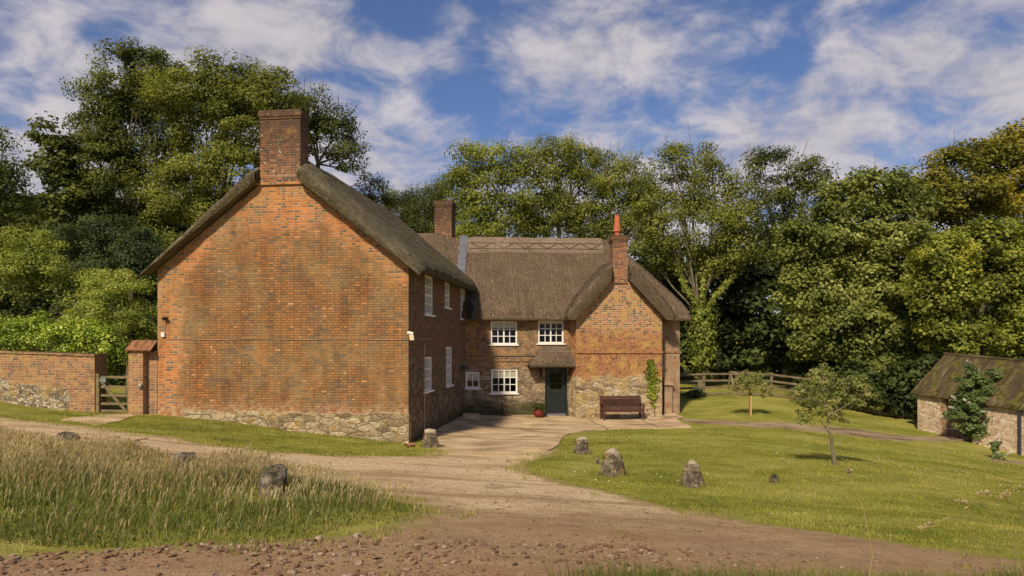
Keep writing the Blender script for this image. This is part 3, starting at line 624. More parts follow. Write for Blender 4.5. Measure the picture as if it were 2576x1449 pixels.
# --- windows
def window(F, a0, a1, z0, z1, cols, rows, rail=None, blind=0, sill=(.07, .07), fw=.065, bw=.03, depth=.03, mull=None, curtain=False):
    d1 = -depth; d0 = d1-.07; m = MB()
    dbox(m, F, a0, a0+fw, z0, z1, d0, d1); dbox(m, F, a1-fw, a1, z0, z1, d0, d1)
    dbox(m, F, a0+fw, a1-fw, z0, z0+fw, d0, d1-.002); dbox(m, F, a0+fw, a1-fw, z1-fw, z1, d0, d1-.002)
    ia, ib, ja, jb = a0+fw, a1-fw, z0+fw, z1-fw
    for k in range(1, cols):
        a = ia+(ib-ia)*k/cols; wd = .06 if (mull and k in mull) else bw
        dbox(m, F, a-wd/2, a+wd/2, ja, jb, d0+.012, d1-.012)
    for k in range(1, rows):
        z = ja+(jb-ja)*k/rows; wd = .045 if rail == k else bw
        dbox(m, F, ia, ib, z-wd/2, z+wd/2, d0+.014, d1-.014)
    w_ = m.build('window', M['white'], house, merge=False)
    m = MB(); m.face([F(ia, ja, d0+.03), F(ib, ja, d0+.03), F(ib, jb, d0+.03), F(ia, jb, d0+.03)]); m.build('pane', M['glass'], w_, merge=False)
    m = MB(); dbox(m, F, a0-sill[0], a1+sill[1], z0-.055, z0-.003, -.1, .06); m.build('sill', M['white'], w_, bevel=.006)
    if blind:
        m = MB(); dbox(m, F, ia, ib, jb-(jb-ja)*blind, jb, d0+.006, d0+.018); m.build('blind', M['blind'], w_, merge=False)
    if curtain:
        for s_ in (0, 1):
            m = MB(); q0 = ia if s_ == 0 else ib-(ib-ia)*.22; n_ = 6
            for k in range(n_):
                x0 = q0+(ib-ia)*.22*k/n_; x1 = q0+(ib-ia)*.22*(k+1)/n_
                m.face([F(x0, ja, d0-.06-.03*(k % 2)), F(x1, ja, d0-.06-.03*((k+1) % 2)), F(x1, jb, d0-.06-.03*((k+1) % 2)), F(x0, jb, d0-.06-.03*(k % 2))])
            m.build('curtain', M['blind'], w_, merge=False)
def wrect(F, x0, y0, x1, y1):
    a0, zt = F.hit(x0, y0); a1, zb = F.hit(x1, y1); return (a0, a1, zb, zt)
SW = [wrect(FS, *r) for r in ((1069, 690, 1090, 793), (1119, 709, 1132.5, 775), (1158.5, 724, 1170.5, 803), (1066, 899, 1087.5, 980), (1122, 873, 1137.5, 967))]
SWp = [(4, 4, 2, 0), (3, 4, 2, 0), (3, 4, 2, 0), (4, 3, 0, .0), (3, 4, 2, 0)]
wall(FS, 0, 9.2, -.25, 5.4, SW, 'side_wall', M['side'])
for r, (c_, w__, rl, bl) in zip(SW, SWp): window(FS, *r, c_, w__, rl or None, bl, sill=(.06, .1), curtain=True)
MW = [wrect(FM, *r) for r in ((1234.2, 808.1, 1300.9, 866.5), (1353.5, 806.5, 1417.7, 864), (1235.7, 928.6, 1301.6, 988.8), (1171.5, 935.8, 1206.5, 976.5))]
DR = wrect(FM, 1371.2, 926, 1427, 1048); DR = (DR[0], DR[1], DR[2], DR[3]+.08)
aR = FM.hit(1710, 800)[0]; aWL = FW.hit(1450, 800)[0]; aWR = FW.hit(1665.5, 800)[0]; UC = (aWL+aWR)/2
wall(FM, -.3, aWL+.5, -.5, 4.25, MW+[DR], 'cottage_front_wall', M['front'])
window(FM, *MW[0], 4, 3, None, .27, mull=[2]); window(FM, *MW[1], 4, 3, None, .09, mull=[2]); window(FM, *MW[2], 4, 3, None, .33, mull=[2]); window(FM, *MW[3], 2, 2, None, .42)
wall(FM, aWR-.5, aR, -.5, 4.25, [], 'cottage_end_front_wall', M['render'])
# wing gable
mb = MB(); za = 4.02; ap = 5.87; k_ = (aWR-aWL)/2
pts = [(aWL, -.5), (aWR, -.5), (aWR, za), (UC, ap), (aWL, za)]
mb.face([FW(a, z) for a, z in pts], pts)
for a, s_ in ((aWL, -1), (aWR, 1)):
    ab = a-.22 if s_ < 0 else a
    mb.face([FW(a, -.5), FM(ab, -.5, -.02), FM(ab, za, -.02), FW(a, za)], [(0, -.5), (WV, -.5), (WV, za), (0, za)])
mb.build('wing_gable_wall', M['wing'], house, merge=False)
# the walls nobody faces
mb = MB()
def q4(F, a0, d0, a1, d1, z0, z1):
    mb.face([F(a0, z0, d0), F(a1, z0, d1), F(a1, z1, d1), F(a0, z1, d0)])
q4(FG, -LW, 0, -LW, -9.0, -.2, 5.3); q4(FM, aR, 0, aR, -5.5, -.5, 4.3); q4(FM, -5, -5.5, aR, -5.5, -.5, 4.3); q4(FM, -5, -.4, -5, -5.5, -.5, 4.3)
mb.face([FG(a, z, -8.95) for a, z in [(-LW, -.2), (0, -.2), (0, 5.26), (-4.02, 8.4), (-LW, 5.26)]])
mb.build('rear_wall', M['side'], house, merge=False)
# string courses: thin projecting brick ledges
mb = MB()
mb.fbox(FM, .0, aWL-.15, 2.4, 2.45, -.02, .045); mb.fbox(FM, -.05, 2.95, 2.16, 2.2, -.02, .04)
mb.build('string_course', M['front'], house, merge=False)
mb = MB(); mb.fbox(FW, aWL-.03, aWR+.04, 2.51, 2.6, -.02, .045); mb.fbox(FM, aWR+.02, aR+.04, 2.51, 2.6, -.02, .04); mb.build('string_course', M['wing'], house, merge=False)
mb = MB(); mb.fbox(FG, -4.75, -3.3, 7.8, 7.87, -.02, .07); mb.build('string_course', M['gable'], house, merge=False)

# --- thatch
def thatch(name, T, poly, zt, zb, r, mat, parent, step=.08, jit=.02, seed=1, rough=.03, straw=260):
    poly = np.array(poly); lo, hi = poly.min(0)-.15, poly.max(0)+.15
    xs = np.arange(lo[0], hi[0], step); ys = np.arange(lo[1], hi[1], step); x, y = np.meshgrid(xs, ys, indexing='ij')
    f = sdf(poly, x, y); d = np.clip(f, 0, r)
    top = zt(x, y)-(r-np.sqrt(np.maximum(r*r-(r-d)**2, 0)))+vnoise(x, y, .5, seed)*rough+vnoise(x, y, 1.7, seed+5)*rough*1.6+vnoise(x, y, .16, seed+9)*rough*.5
    bot = np.minimum(zb(x, y), top-.05)
    field = f+vnoise(x, y, .3, seed+2)*jit*2
    V, pl, _ = clipped_sheet(xs, ys, field, top); Vb, _, _ = clipped_sheet(xs, ys, field, bot)
    e = .02; u, v = V[:, 0], V[:, 1]; gu = np.abs(zt(u+e, v)-zt(u-e, v)); gv = np.abs(zt(u, v+e)-zt(u, v-e))
    uv = np.where((gu > gv)[:, None], np.stack([v, u*1.35], 1), np.stack([u, v*1.5], 1))
    cnt = {}
    for p in pl:
        for a, b in zip(p, p[1:]+p[:1]): cnt[(a, b)] = 1
    sk = [(a, b) for a, b in cnt if (b, a) not in cnt]; n = len(V)
    bmid = []; buv = []; bf = []
    def W(q): return T(q[0], q[1], q[2])
    Vw = [W(q) for q in V]+[W(q) for q in Vb]; uvs = np.concatenate([uv, uv]); polys = [list(p) for p in pl]+[[i+n for i in p][::-1] for p in pl]
    base = len(Vw); sv = []; su = []; k = 0
    ctr = poly.mean(0)
    for a, b in sk:
        pa, pb = V[a], V[b]; qa, qb = Vb[a], Vb[b]; ex = V3(pb[1]-pa[1], -(pb[0]-pa[0]), 0); ex /= (np.linalg.norm(ex)+1e-9)
        L_ = (pa[0]+pa[1]*.9, pb[0]+pb[1]*.9)
        ma, mb_ = (pa*.55+qa*.45)+ex*.05, (pb*.55+qb*.45)+ex*.05
        for P_, uu in ((pa, L_[0]), (pb, L_[1]), (mb_, L_[1]), (ma, L_[0]), (qb, L_[1]), (qa, L_[0])): sv.append(W(P_)); su.append((uu, P_[2]*2.2))
        polys.append([base+k, base+k+3, base+k+2, base+k+1][::-1][::-1]); polys.append([base+k+3, base+k+5, base+k+4, base+k+2]); k += 6
    # loose straws lying on the coat and sticking out along its edges
    g2 = np.random.default_rng(seed+50); ar = (hi[0]-lo[0])*(hi[1]-lo[1]); ns_ = int(ar*straw)
    su_, sv_ = lo[0]+(hi[0]-lo[0])*g2.random(ns_), lo[1]+(hi[1]-lo[1])*g2.random(ns_); fd = sdf(poly, su_, sv_); ok_ = fd > .03; su_, sv_, fd = su_[ok_], sv_[ok_], fd[ok_]
    def top_(u, v):
        d_ = np.clip(sdf(poly, u, v), 0, r); return zt(u, v)-(r-np.sqrt(np.maximum(r*r-(r-d_)**2, 0)))+vnoise(u, v, .5, seed)*rough+vnoise(u, v, 1.7, seed+5)*rough*1.6
    gu_, gv_ = (zt(su_+.03, sv_)-zt(su_-.03, sv_)), (zt(su_, sv_+.03)-zt(su_, sv_-.03)); an = np.arctan2(-gv_, -gu_)+.22*g2.standard_normal(len(su_)); ln_ = .05+.1*g2.random(len(su_)); w_ = .004+.006*g2.random(len(su_))
    eu, ev = su_+np.cos(an)*ln_, sv_+np.sin(an)*ln_; wu, wv_ = -np.sin(an)*w_, np.cos(an)*w_; z0_ = top_(su_, sv_)+.004; z1_ = top_(eu, ev)+.012+.02*g2.random(len(su_)); bad = sdf(poly, eu, ev) < .0; z1_ = np.where(bad, z0_-.05, z1_)
    sv.extend([W((a_, b_, c_)) for q_ in zip(zip(su_-wu, sv_-wv_, z0_), zip(su_+wu, sv_+wv_, z0_), zip(eu+wu, ev+wv_, z1_), zip(eu-wu, ev-wv_, z1_)) for a_, b_, c_ in q_])
    ru = g2.random((len(su_), 2))*40; su.extend(np.repeat(ru, 4, 0).tolist()); b2 = base+k; polys += [[b2+4*i, b2+4*i+1, b2+4*i+2, b2+4*i+3] for i in range(len(su_))]
    Vw = np.array(Vw+sv); uvs = np.concatenate([uvs, np.array(su)])
    cut = np.zeros(len(Vw)); cut[base:b2] = 1
    o = poly_mesh(name, Vw, polys, mat, parent, smooth=True, uvs=uvs, attrs={'cut': cut}); return o
TL = lambda u, v, z: V3(C0[0]+U_L[0]*u+V_L[0]*v, C0[1]+U_L[1]*u+V_L[1]*v, z)
TM = lambda u, v, z: V3(M0[0]+U_M[0]*u+V_M[0]*v, M0[1]+U_M[1]*u+V_M[1]*v, z)
ku = 4.015
ztL = lambda u, v: 9.27-.865*np.sqrt((u+ku)**2+.16)-.34*np.clip(1-(v+.36)/1.2, 0, 1)**2
zbL = lambda u, v: np.maximum(8.4-.775*np.abs(u+ku), 5.12)
thatch('thatched_roof', TL, [(-8.47, -.36), (-4.7, -.3), (-4.7, .62), (-3.34, .62), (-3.34, -.36), (.4, -.36), (.42, 9.25), (-8.47, 9.25)], ztL, zbL, .11, M['thatch_old'], house, rough=.06, seed=2, jit=.035)
EV, ZE, ZR = -.4, 4.2, 7.74; sm = (ZR-ZE)/(2.75-EV); HU = aR+.42; RU = 6.7; sh = (ZR-ZE)/(HU-RU)
def zmain(u, v):
    a = ZE+sm*(np.where(v < 2.75, v, 5.5-v)-EV); b = ZE+(ZR-ZE)*np.sign(HU-u)*(np.abs(HU-u)/(HU-RU))**.86
    k = .3; hh = np.clip(.5+.5*(b-a)/k, 0, 1); m = b*(1-hh)+a*hh-k*hh*(1-hh)
    lift = .4*np.clip((-.6-u)/.5, 0, 1)
    return np.minimum(m, ZR-.02+lift+.1*np.minimum(0, -(v-2.75)**2)*2)+lift*.5
def zwing(u, v): return 6.58-2.28*(np.sqrt((u-UC)**2+.03)/2.2)**1.2
def ztM(u, v): return np.maximum(zmain(u, v), zwing(u, v))
def zbM(u, v): return np.maximum(np.maximum(zmain(u, v)-.45, 3.88), 5.9-1.06*np.abs(u-UC))
ca0, ca1 = FW.hit(1541, 650)[0], FW.hit(1578, 650)[0]
roofM = thatch('thatched_roof', TM, [(-5.2, .25), (-.6, .25), (-.6, EV), (UC-2.25, EV), (UC-2.25, -1.12), (ca0-.06, -1.08), (ca0-.06, 0.0), (ca1+.06, 0.0), (ca1+.06, -1.08), (UC+2.25, -1.12), (UC+2.25, EV), (HU, EV), (HU, 5.9), (-5.2, 5.9)],
     ztM, zbM, .26, M['thatch_mid'], house, rough=.03, seed=6)
# raised straw ridge and its hazel rods
thatch('ridge_cap', TM, [(.12, 2.06), (RU-.35, 2.06), (RU-.35, 3.44), (.12, 3.44)], lambda u, v: zmain(u, v)+.075, lambda u, v: zmain(u, v)-.05, .05, M['thatch_ridge'], roofM, jit=.006, rough=.02, seed=8)
mb = MB(); rz = lambda u, v: float(zmain(np.array(u), np.array(v)))+.1
for v_ in (2.17, 2.42): mb.tube([TM(u, v_, rz(u, v_)) for u in np.linspace(.2, RU-.4, 30)], .015, 5)
n_ = 26
zz = [TM(u, 2.17 if i % 2 else 2.42, rz(u, 2.17 if i % 2 else 2.42)+.012) for i, u in enumerate(np.linspace(.25, RU-.45, n_//2))]
for p, q in zip(zz[:-1], zz[1:]): mb.tube([p, q], .012, 5)
mb.build('hazel_rods', M['hazel'], roofM, merge=False)
# ladder marks: wire netting seams running down the slope
mb = MB()
for u in (.35, 1.15, 2.0, 2.85, 3.75, 4.6):
    p = []
    for v_ in np.linspace(-.15, 1.95, 16):
        uu = u+(1.95-v_)*.05
        if float(zwing(np.array(uu), np.array(v_))) > float(zmain(np.array(uu), np.array(v_)))-.02: continue
        p.append(TM(uu, v_, float(zmain(np.array(uu), np.array(v_)))+.02))
    if len(p) > 2: mb = MB(); mb.tube(p, .007, 4); mb.build('netting_seam', M['hazelp'], roofM, merge=False)
# lead flashing beside the rear stack
mb = MB()
for i in range(5):
    v0, v1 = 2.72-i*.42, 2.72-(i+1)*.42-.03
    for u0, u1 in ((-.22-.04*i, .14-.04*i),):
        f_ = lambda u, v, e=0: TM(u, v, float(zmain(np.array(u), np.array(v)))+.06+.012*(4-i)+e)
        mb.hexa([f_(u0, v1), f_(u1, v1), f_(u1, v0), f_(u0, v0), f_(u0, v1, .02), f_(u1, v1, .02), f_(u1, v0, .02), f_(u0, v0, .02)])
mb.build('lead_flashing', M['lead'], house, merge=False)

# --- chimneys
def stack(F, a0, a1, z0, z1, dep, d1, mat, cap=2, ov=.045, capm=None):
    mb = MB(); mb.fbox(F, a0, a1, z0, z1-.28, d1-dep, d1)
    mb.fbox(F, a0-ov*.5, a1+ov*.5, z1-.28, z1-.2, d1-dep-ov*.5, d1+ov*.5); mb.fbox(F, a0-ov, a1+ov, z1-.2, z1-.04, d1-dep-ov, d1+ov); mb.fbox(F, a0-ov*.4, a1+ov*.4, z1-.04, z1, d1-dep-ov*.4, d1+ov*.4)
    o = mb.build('chimney', mat, house, merge=False); return o
cg0, cg1 = FG.hit(655.5, 500)[0], FG.hit(756.5, 500)[0]
stack(FG, cg0, cg1, 7.82, FG.hit(700, 277)[1], .62, .03, M['chim'])
mb = MB(); mb.fbox(FG, cg0-.03, cg1+.03, 7.86, 7.95, -.55, .055); mb.build('chimney_base_course', M['chim'], house, merge=False)
p1 = P(1093, 505, 33.2); p2 = P(1134.5, 505, 33.0)
F2 = Frame((p1[0], p1[1], 0), U_L, -V_L); w2 = float(np.linalg.norm((p2-p1)[:2]))
stack(F2, 0, w2, 4.5, p1[2], .85, 0, M['chim2'])
mb = MB(); mb.fbox(F2, -.03, w2+.03, 6.9, 7.0, -.6, .04); mb.build('chimney_base_course', M['chim2'], house, merge=False)
c3 = stack(FW, ca0, ca1, 5.42, FW.hit(1560, 592)[1], .72, .06, M['chim3'], ov=.05)
cc = FW((ca0+ca1)/2-.05, 0, -.3); zc = FW.hit(1560, 592)[1]
mb = MB(); mb.lathe((cc[0], cc[1], zc-.02), [(.2, 0), (.15, .05), (.115, .07), (.115, .19), (.15, .2), (.16, .22), (.16, .26), (.15, .28), (.105, .86), (.115, .87), (.115, .9), (.085, .9), (.085, .6)], 20)
mb.build('chimney_pot', M['pot'], c3, merge=False)

# --- door and porch
a0, a1, z0, z1 = DR; mb = MB()
mb.fbox(FM, a0, a0+.06, z0, z1, -.2, -.05); mb.fbox(FM, a1-.06, a1, z0, z1, -.2, -.05); mb.fbox(FM, a0+.06, a1-.06, z1-.07, z1, -.2, -.053); mb.build('door_frame', M['door'], house)
d0_, d1_ = a0+.065, a1-.065; mb = MB(); wz0, wz1 = z0+1.16, z1-.26; wa0, wa1 = d0_+.16, d1_-.16
mb.fbox(FM, d0_, wa0, z0+.02, z1-.08, -.15, -.105); mb.fbox(FM, wa1, d1_, z0+.02, z1-.08, -.15, -.105); mb.fbox(FM, wa0, wa1, z0+.02, z0+.2, -.15, -.104); mb.fbox(FM, wa0, wa1, wz0-.16, wz0, -.15, -.104); mb.fbox(FM, wa0, wa1, wz1, z1-.08, -.15, -.104)
n_ = 8
for k in range(n_):
    b0 = wa0+(wa1-wa0)*k/n_; mb.fbox(FM, b0+.003, b0+(wa1-wa0)/n_-.003, z0+.2, wz0-.16, -.14, -.114)
mb.fbox(FM, wa0, wa1, z0+.2, wz0-.16, -.138, -.12)
mb.fbox(FM, (wa0+wa1)/2-.012, (wa0+wa1)/2+.012, wz0, wz1, -.14, -.11)
for k in (1, 2): mb.fbox(FM, wa0, wa1, wz0+(wz1-wz0)*k/3-.012, wz0+(wz1-wz0)*k/3+.012, -.138, -.112)
door = mb.build('front_door', M['door'], house, merge=False)
mb = MB(); mb.face([FM(wa0, wz0, -.13), FM(wa1, wz0, -.13), FM(wa1, wz1, -.13), FM(wa0, wz1, -.13)]); mb.build('pane', M['glass'], door, merge=False)
mb = MB(); mb.fbox(FM, d0_+.22, d0_+.53, wz0-.13, wz0-.06, -.11, -.095); mb.build('letterbox', M['iron'], door)
mb = MB(); c_ = FM(d1_-.08, wz0-.12, -.1); mb.tube([c_, c_-V_M*.035, c_-V_M*.05], [.012, .024, .016], 8); mb.build('handle', M['lead'], door)
mb = MB(); mb.fbox(FM, d0_, d1_, z0+.03, z0+.13, -.105, -.075); mb.build('weather_board', M['lead'], door)
mb = MB(); mb.fbox(FM, a0-.02, a1+.08, z0-.11, z0-.004, -.2, .16); mb.build('doorstep', M['brickstep'], house, bevel=.01)
# porch hood: small thatched canopy leaning out of the wall over the door
pa0, pa1 = FM.hit(1332, 918, .65)[0], FM.hit(1451, 918, .65)[0]; pt0, pt1 = FM.hit(1374, 868)[0], FM.hit(1441, 868)[0]; pzb = FM.hit(1390, 924, .65)[1]; pzt = FM.hit(1400, 869)[1]
pc = (pa0+pa1)/2
def zporch(u, v):
    fr = pzb+.17+(pzt-pzb-.17)*np.clip((v+.68)/.66, 0, 1)**.85
    lf = pzb+.17+(pzt-pzb-.17)*np.clip((u-pa0)/(pt0-pa0), 0, 1.3)**.85; rt = pzb+.17+(pzt-pzb-.17)*np.clip((pa1-u)/(max(.12, pa1-pt1)), 0, 1.3)**.85
    return np.minimum(np.minimum(fr, lf), rt)
porch = thatch('porch_hood', TM, [(pa0, -.68), (pa1, -.68), (pa1, .02), (pa0, .02)], zporch, lambda u, v: pzb+0*u, .1, M['thatch_mid'], house, step=.04, jit=.006, rough=.012, seed=12)
mb = MB(); pq = lambda u, v: TM(u, v, float(zporch(np.array(u), np.array(v)))+.015)
um = np.linspace(pt0-.02, pt1, 7)
for v_ in (-.3, -.12): mb.tube([pq(u, v_) for u in um], .011, 4)
zz = [pq(u, -.3 if i % 2 else -.12) for i, u in enumerate(um)]
for p, q in zip(zz[:-1], zz[1:]): mb.tube([p, q], .01, 4)
mb.build('hazel_rods', M['hazelp'], porch, merge=False)
for px_ in (1361, 1433):
    mb = MB(); a = FM.hit(px_, 950)[0]
    mb.fbox(FM, a-.05, a+.05, 1.55, 2.2, -.02, .09); mb.bar(FM(a, 1.62, .06), FM(a, 2.1, .5), .07, .08); mb.bar(FM(a, 2.06, 0), FM(a, 2.06, .58), .07, .07); mb.build('porch_bracket', M['oak'], house)
# drainpipe and lantern in the corner by the door
mb = MB(); ax = FW.hit(1446, 900)[0]-.03
mb.tube([FM(ax, 2.6, .1), FM(ax, 2.35, .1), FM(ax+.02, 2.2, .1), FM(ax+.06, -.15, .1)], .035, 8)
mb.build('drainpipe', M['iron'], house, merge=False)
mb = MB(); a_, zl = FM.hit(1444, 944, .25); c_ = FM(a_, zl, .25)
mb.lathe(c_-V3(0, 0, .1), [(.0, 0), (.045, .0), (.06, .16), (.075, .17), (.03, .23), (.0, .25)], 6, False); mb.bar(c_+V3(0, 0, .15), c_+V3(0, 0, .15)+V_M*.25, .02); mb.build('lantern', M['iron'], house)
# pipes on the side wall
mb = MB(); a_, zt_ = FS.hit(1065.5, 863); mb.tube([FS(a_, zt_, .03), FS(a_, .15, .03)], .018, 6); mb.build('service_pipe', M['wire'], house, merge=False)
mb = MB(); a_, zt_ = FS.hit(1158, 924); mb.tube([FS(a_, zt_-.05, -.02), FS(a_, zt_-.02, .16), FS(a_, zt_+.0, .3)], [.09, .085, .075], 10); mb.build('vent_pipe', M['leadold'], house, merge=False)
mb = MB(); z_ = HC+.005
pts = [FG(a, z_+.012*math.sin(a*2.3)-.01, .02) for a in np.linspace(-7.6, -.02, 30)]+[FS(a, z_+.01*math.sin(a*3), .03) for a in np.linspace(.03, 2.9, 12)]
mb.tube(pts, .007, 5); a_ = FG.hit(412, 842)[0]; mb.tube([FG(a_, z_, .02), FG(a_, z_+.1, .02)], .01, 5); a2_, zz_ = FG.hit(421, 801); mb.tube([FG(a_, z_+.15, .02), FG(a2_-.03, zz_-.05, .02), FG(a2_, zz_, .02)], .01, 5)
mb.build('cable', M['wire'], house, merge=False)
mb = MB(); a_, z_ = FG.hit(412, 842); mb.fbox(FG, a_-.06, a_+.06, z_-.07, z_+.07, 0, .07); mb.build('junction_box', M['whitep'], house, bevel=.01)
mb = MB(); a_, z_ = FG.hit(421, 801); mb.fbox(FG, a_-.025, a_+.025, z_-.03, z_+.03, 0, .08); mb.hexa([FG(a_-.08, z_-.07, .1), FG(a_+.06, z_-.07, .1), FG(a_+.06, z_-.02, .04), FG(a_-.08, z_-.02, .04), FG(a_-.08, z_+.01, .17), FG(a_+.06, z_+.01, .17), FG(a_+.06, z_+.05, .1), FG(a_-.08, z_+.05, .1)]); mb.build('spotlight', M['iron'], house)
# corner floodlight with a cream shade
c_ = P(1036, 846, 21.3); mb = MB()
mb.hexa([c_+V3(-.055, -.06, -.12), c_+V3(.075, -.06, -.12), c_+V3(.075, .06, -.12), c_+V3(-.055, .06, -.12), c_+V3(-.075, -.07, .05), c_+V3(.055, -.07, .05), c_+V3(.055, .07, .05), c_+V3(-.075, .07, .05)])
fl = mb.build('floodlight', M['cream'], house, bevel=.01)
mb = MB(); mb.tube([c_+V3(-.12, .05, .1), c_+V3(-.04, 0, .1), c_+V3(.04, 0, .085)], [.045, .045, .03], 10); mb.build('bracket', M['whitep'], fl, merge=False)
# old lead hopper hanging in the valley
mb = MB(); q_ = lambda x, y, Y: P(x, y, Y)
mb.hexa([q_(1178, 800, 29.6), q_(1189, 802, 29.4), q_(1192, 801, 29.8), q_(1181, 800, 30.1), q_(1184, 752, 29.8), q_(1193, 768, 29.5), q_(1196, 766, 29.9), q_(1187, 750, 30.1)]); mb.build('valley_hopper', M['leadold'], house, bevel=.01)
# right end: small lean-to hood and grey waste pipe
mb = MB(); a_, z_ = FM.hit(1685, 988); mb.tube([FM(a_, z_, .06), FM(a_+.02, -.1, .06)], .05, 8); mb.build('waste_pipe', M['greyp'], house, merge=False)
mb = MB(); b0, zz0 = FM.hit(1667, 968); b1, zz1 = FM.hit(1692, 968)
mb.hexa([FM(b0, 1.15, .25), FM(b1, 1.12, .25), FM(b1, 1.12, -.01), FM(b0, 1.15, -.01), FM(b0, 1.2, .25), FM(b1, 1.16, .25), FM(b1-.15, 1.5, -.01), FM(b0, 1.62, -.01)]); mb.fbox(FM, b0+.02, b1-.06, -.3, 1.14, -.01, .18); mb.build('lean_to_buttress', M['render'], house, merge=False)
# ---------------------------------------------------------------- garden wall, pier, gate
def gz_(a, d=0): p = FG(a, 0, d); return h(p[0], p[1])
aL0 = FG.hit(-90, 900)[0]; aL1 = FG.hit(238, 900)[0]
mb = MB(); n_ = 40; xs = np.linspace(aL0, aL1, n_); rr = np.random.default_rng(11)
zt0, zt1 = FG.hit(0, 888)[1], FG.hit(238, 897)[1]; a_0 = FG.hit(0, 900)[0]
tz = lambda a: zt1+(zt0-zt1)*(a-aL1)/(a_0-aL1)
for x0, x1 in zip(xs[:-1], xs[1:]):
    c = [FG(x0, gz_(x0)-.4, 0), FG(x1, gz_(x1)-.4, 0), FG(x1, tz(x1), 0), FG(x0, tz(x0), 0)]
    mb.face(c, [(x0, c[0][2]), (x1, c[1][2]), (x1, c[2][2]), (x0, c[3][2])])
    mb.face([FG(x0, tz(x0), 0), FG(x1, tz(x1), 0), FG(x1, tz(x1), -.57), FG(x0, tz(x0), -.57)])
    mb.face([FG(x1, gz_(x1)-.4, -.57), FG(x0, gz_(x0)-.4, -.57), FG(x0, tz(x0), -.57), FG(x1, tz(x1), -.57)])
mb.face([FG(aL1, gz_(aL1)-.4, 0), FG(aL1, gz_(aL1)-.4, -.57), FG(aL1, tz(aL1), -.57), FG(aL1, tz(aL1), 0)])
gw = mb.build('garden_wall', M['gwall'], merge=False); tag(gw, 'old garden wall of red brick over flint rubble, left of the wooden gate', 'wall')
mb = MB(); n2 = 70; xs = np.linspace(aL0, aL1+.03, n2)
for x0, x1 in zip(xs[:-1], xs[1:]): 
    j = .012*rr.random(); mb.fbox(FG, x0+.004, x1-.004, tz(x0)+.003, tz(x0)+.065+j, -.6, .035+j)
mb.build('coping', M['gwall'], gw, merge=False)
b0, b1, b2 = FG.hit(323, 900, .22)[0], FG.hit(359.5, 900, .22)[0], FG.hit(396, 900)[0]
ztp = FG.hit(340, 884, .22)[1]
pier = empty('gate_pier', FG((b0+b1)/2, gz_(b0), .1), 'square brick gate pier with tiled top between the gate and the big gable', 'pier')
mb = MB(); mb.fbox(FG, b0, b1, gz_(b0)-.3, ztp, -.25, .22); mb.fbox(FG, b1-.05, b2-.01, gz_(b2)-.3, ztp-.02, -.25, .0); mb.build('brick_shaft', M['gwall'], pier, merge=False)
mb = MB()
for k in range(7):
    x0 = b0-.05+(b2-b0+.03)*k/7; x1 = b0-.05+(b2-b0+.03)*(k+1)/7-.008; e = .012*(k % 2)
    mb.hexa([FG(x0, ztp+e, .3), FG(x1, ztp+e, .3), FG(x1, ztp+.3+e, -.05), FG(x0, ztp+.3+e, -.05), FG(x0, ztp+.03+e, .32), FG(x1, ztp+.03+e, .32), FG(x1, ztp+.34+e, -.04), FG(x0, ztp+.34+e, -.04)])
    mb.hexa([FG(x0, ztp+e, -.35), FG(x1, ztp+e, -.35), FG(x1, ztp+.3+e, -.06), FG(x0, ztp+.3+e, -.06), FG(x0, ztp+.03+e, -.37), FG(x1, ztp+.03+e, -.37), FG(x1, ztp+.34+e, -.06), FG(x0, ztp+.34+e, -.06)])
mb.build('coping_tiles', M['tile'], pier, merge=False)
mb = MB(); c_ = FG(b1-.06, FG.hit(352, 970, .22)[1], .23); mb.lathe(c_-V3(0, .03, .06), [(0, 0), (.05, 0), (.055, .1), (.03, .13), (0, .13)], 8); mb.build('bulkhead_lamp', M['greyp'], pier)
# the concrete threshold under the big step
g0, g1 = FG.hit(250, 1000, -.1)[0], FG.hit(325, 1000, -.1)[0]; gz0 = gz_(g0)+.06
gate = empty('garden_gate', FG((g0+g1)/2, gz0, -.1), 'five-barred weathered oak gate with a diagonal brace and a small green sign', 'gate')
mb = MB(); p0, p1_ = FG.hit(241, 1000, -.03)[0], FG.hit(249.5, 1000, -.03)[0]
mb.fbox(FG, p0, p1_, gz0-.35, FG.hit(245, 941)[1], -.13, -.02); mb.build('gate_post', M['gatew'], gate, bevel=.008)
mb = MB(); mb.fbox(FG, g1-.055, g1, gz0-.03, FG.hit(320, 945)[1]-.02, -.13, -.08); mb.build('gate_stile', M['gatew'], gate, bevel=.004); mb = MB(); mb.fbox(FG, g0, g0+.05, gz0-.02, FG.hit(255, 949)[1], -.13, -.08); mb.build('gate_stile', M['gatew'], gate, bevel=.004)
for py in (949, 973.5, 995, 1016, 1034):
    z_ = FG.hit(290, py, -.08)[1]; mb = MB(); mb.fbox(FG, g0+.05 if py > 950 else g0-.01, g1-.055, z_-.038, z_+.038, -.12, -.09); mb.build('gate_rail', M['gatew'], gate, bevel=.004)
mb = MB(); za_, zb_ = FG.hit(258, 962, -.06)[1], FG.hit(322, 1040, -.06)[1]; mb.bar(FG(g0+.1, za_, -.075), FG(g1-.03, zb_, -.075), .025, .085, up=(0, 0, 1)); mb.build('gate_brace', M['gatew'], gate, bevel=.004)
s0, s1 = FG.hit(248.5, 950, -.05)[0], FG.hit(267, 950, -.05)[0]; t0, t1 = FG.hit(258, 962.5, -.05)[1], FG.hit(258, 948.5, -.05)[1]
mb = MB(); mb.fbox(FG, s0, s1, t0, t1, -.07, -.055); sg = mb.build('gate_sign', M['signg'], gate, bevel=.003)
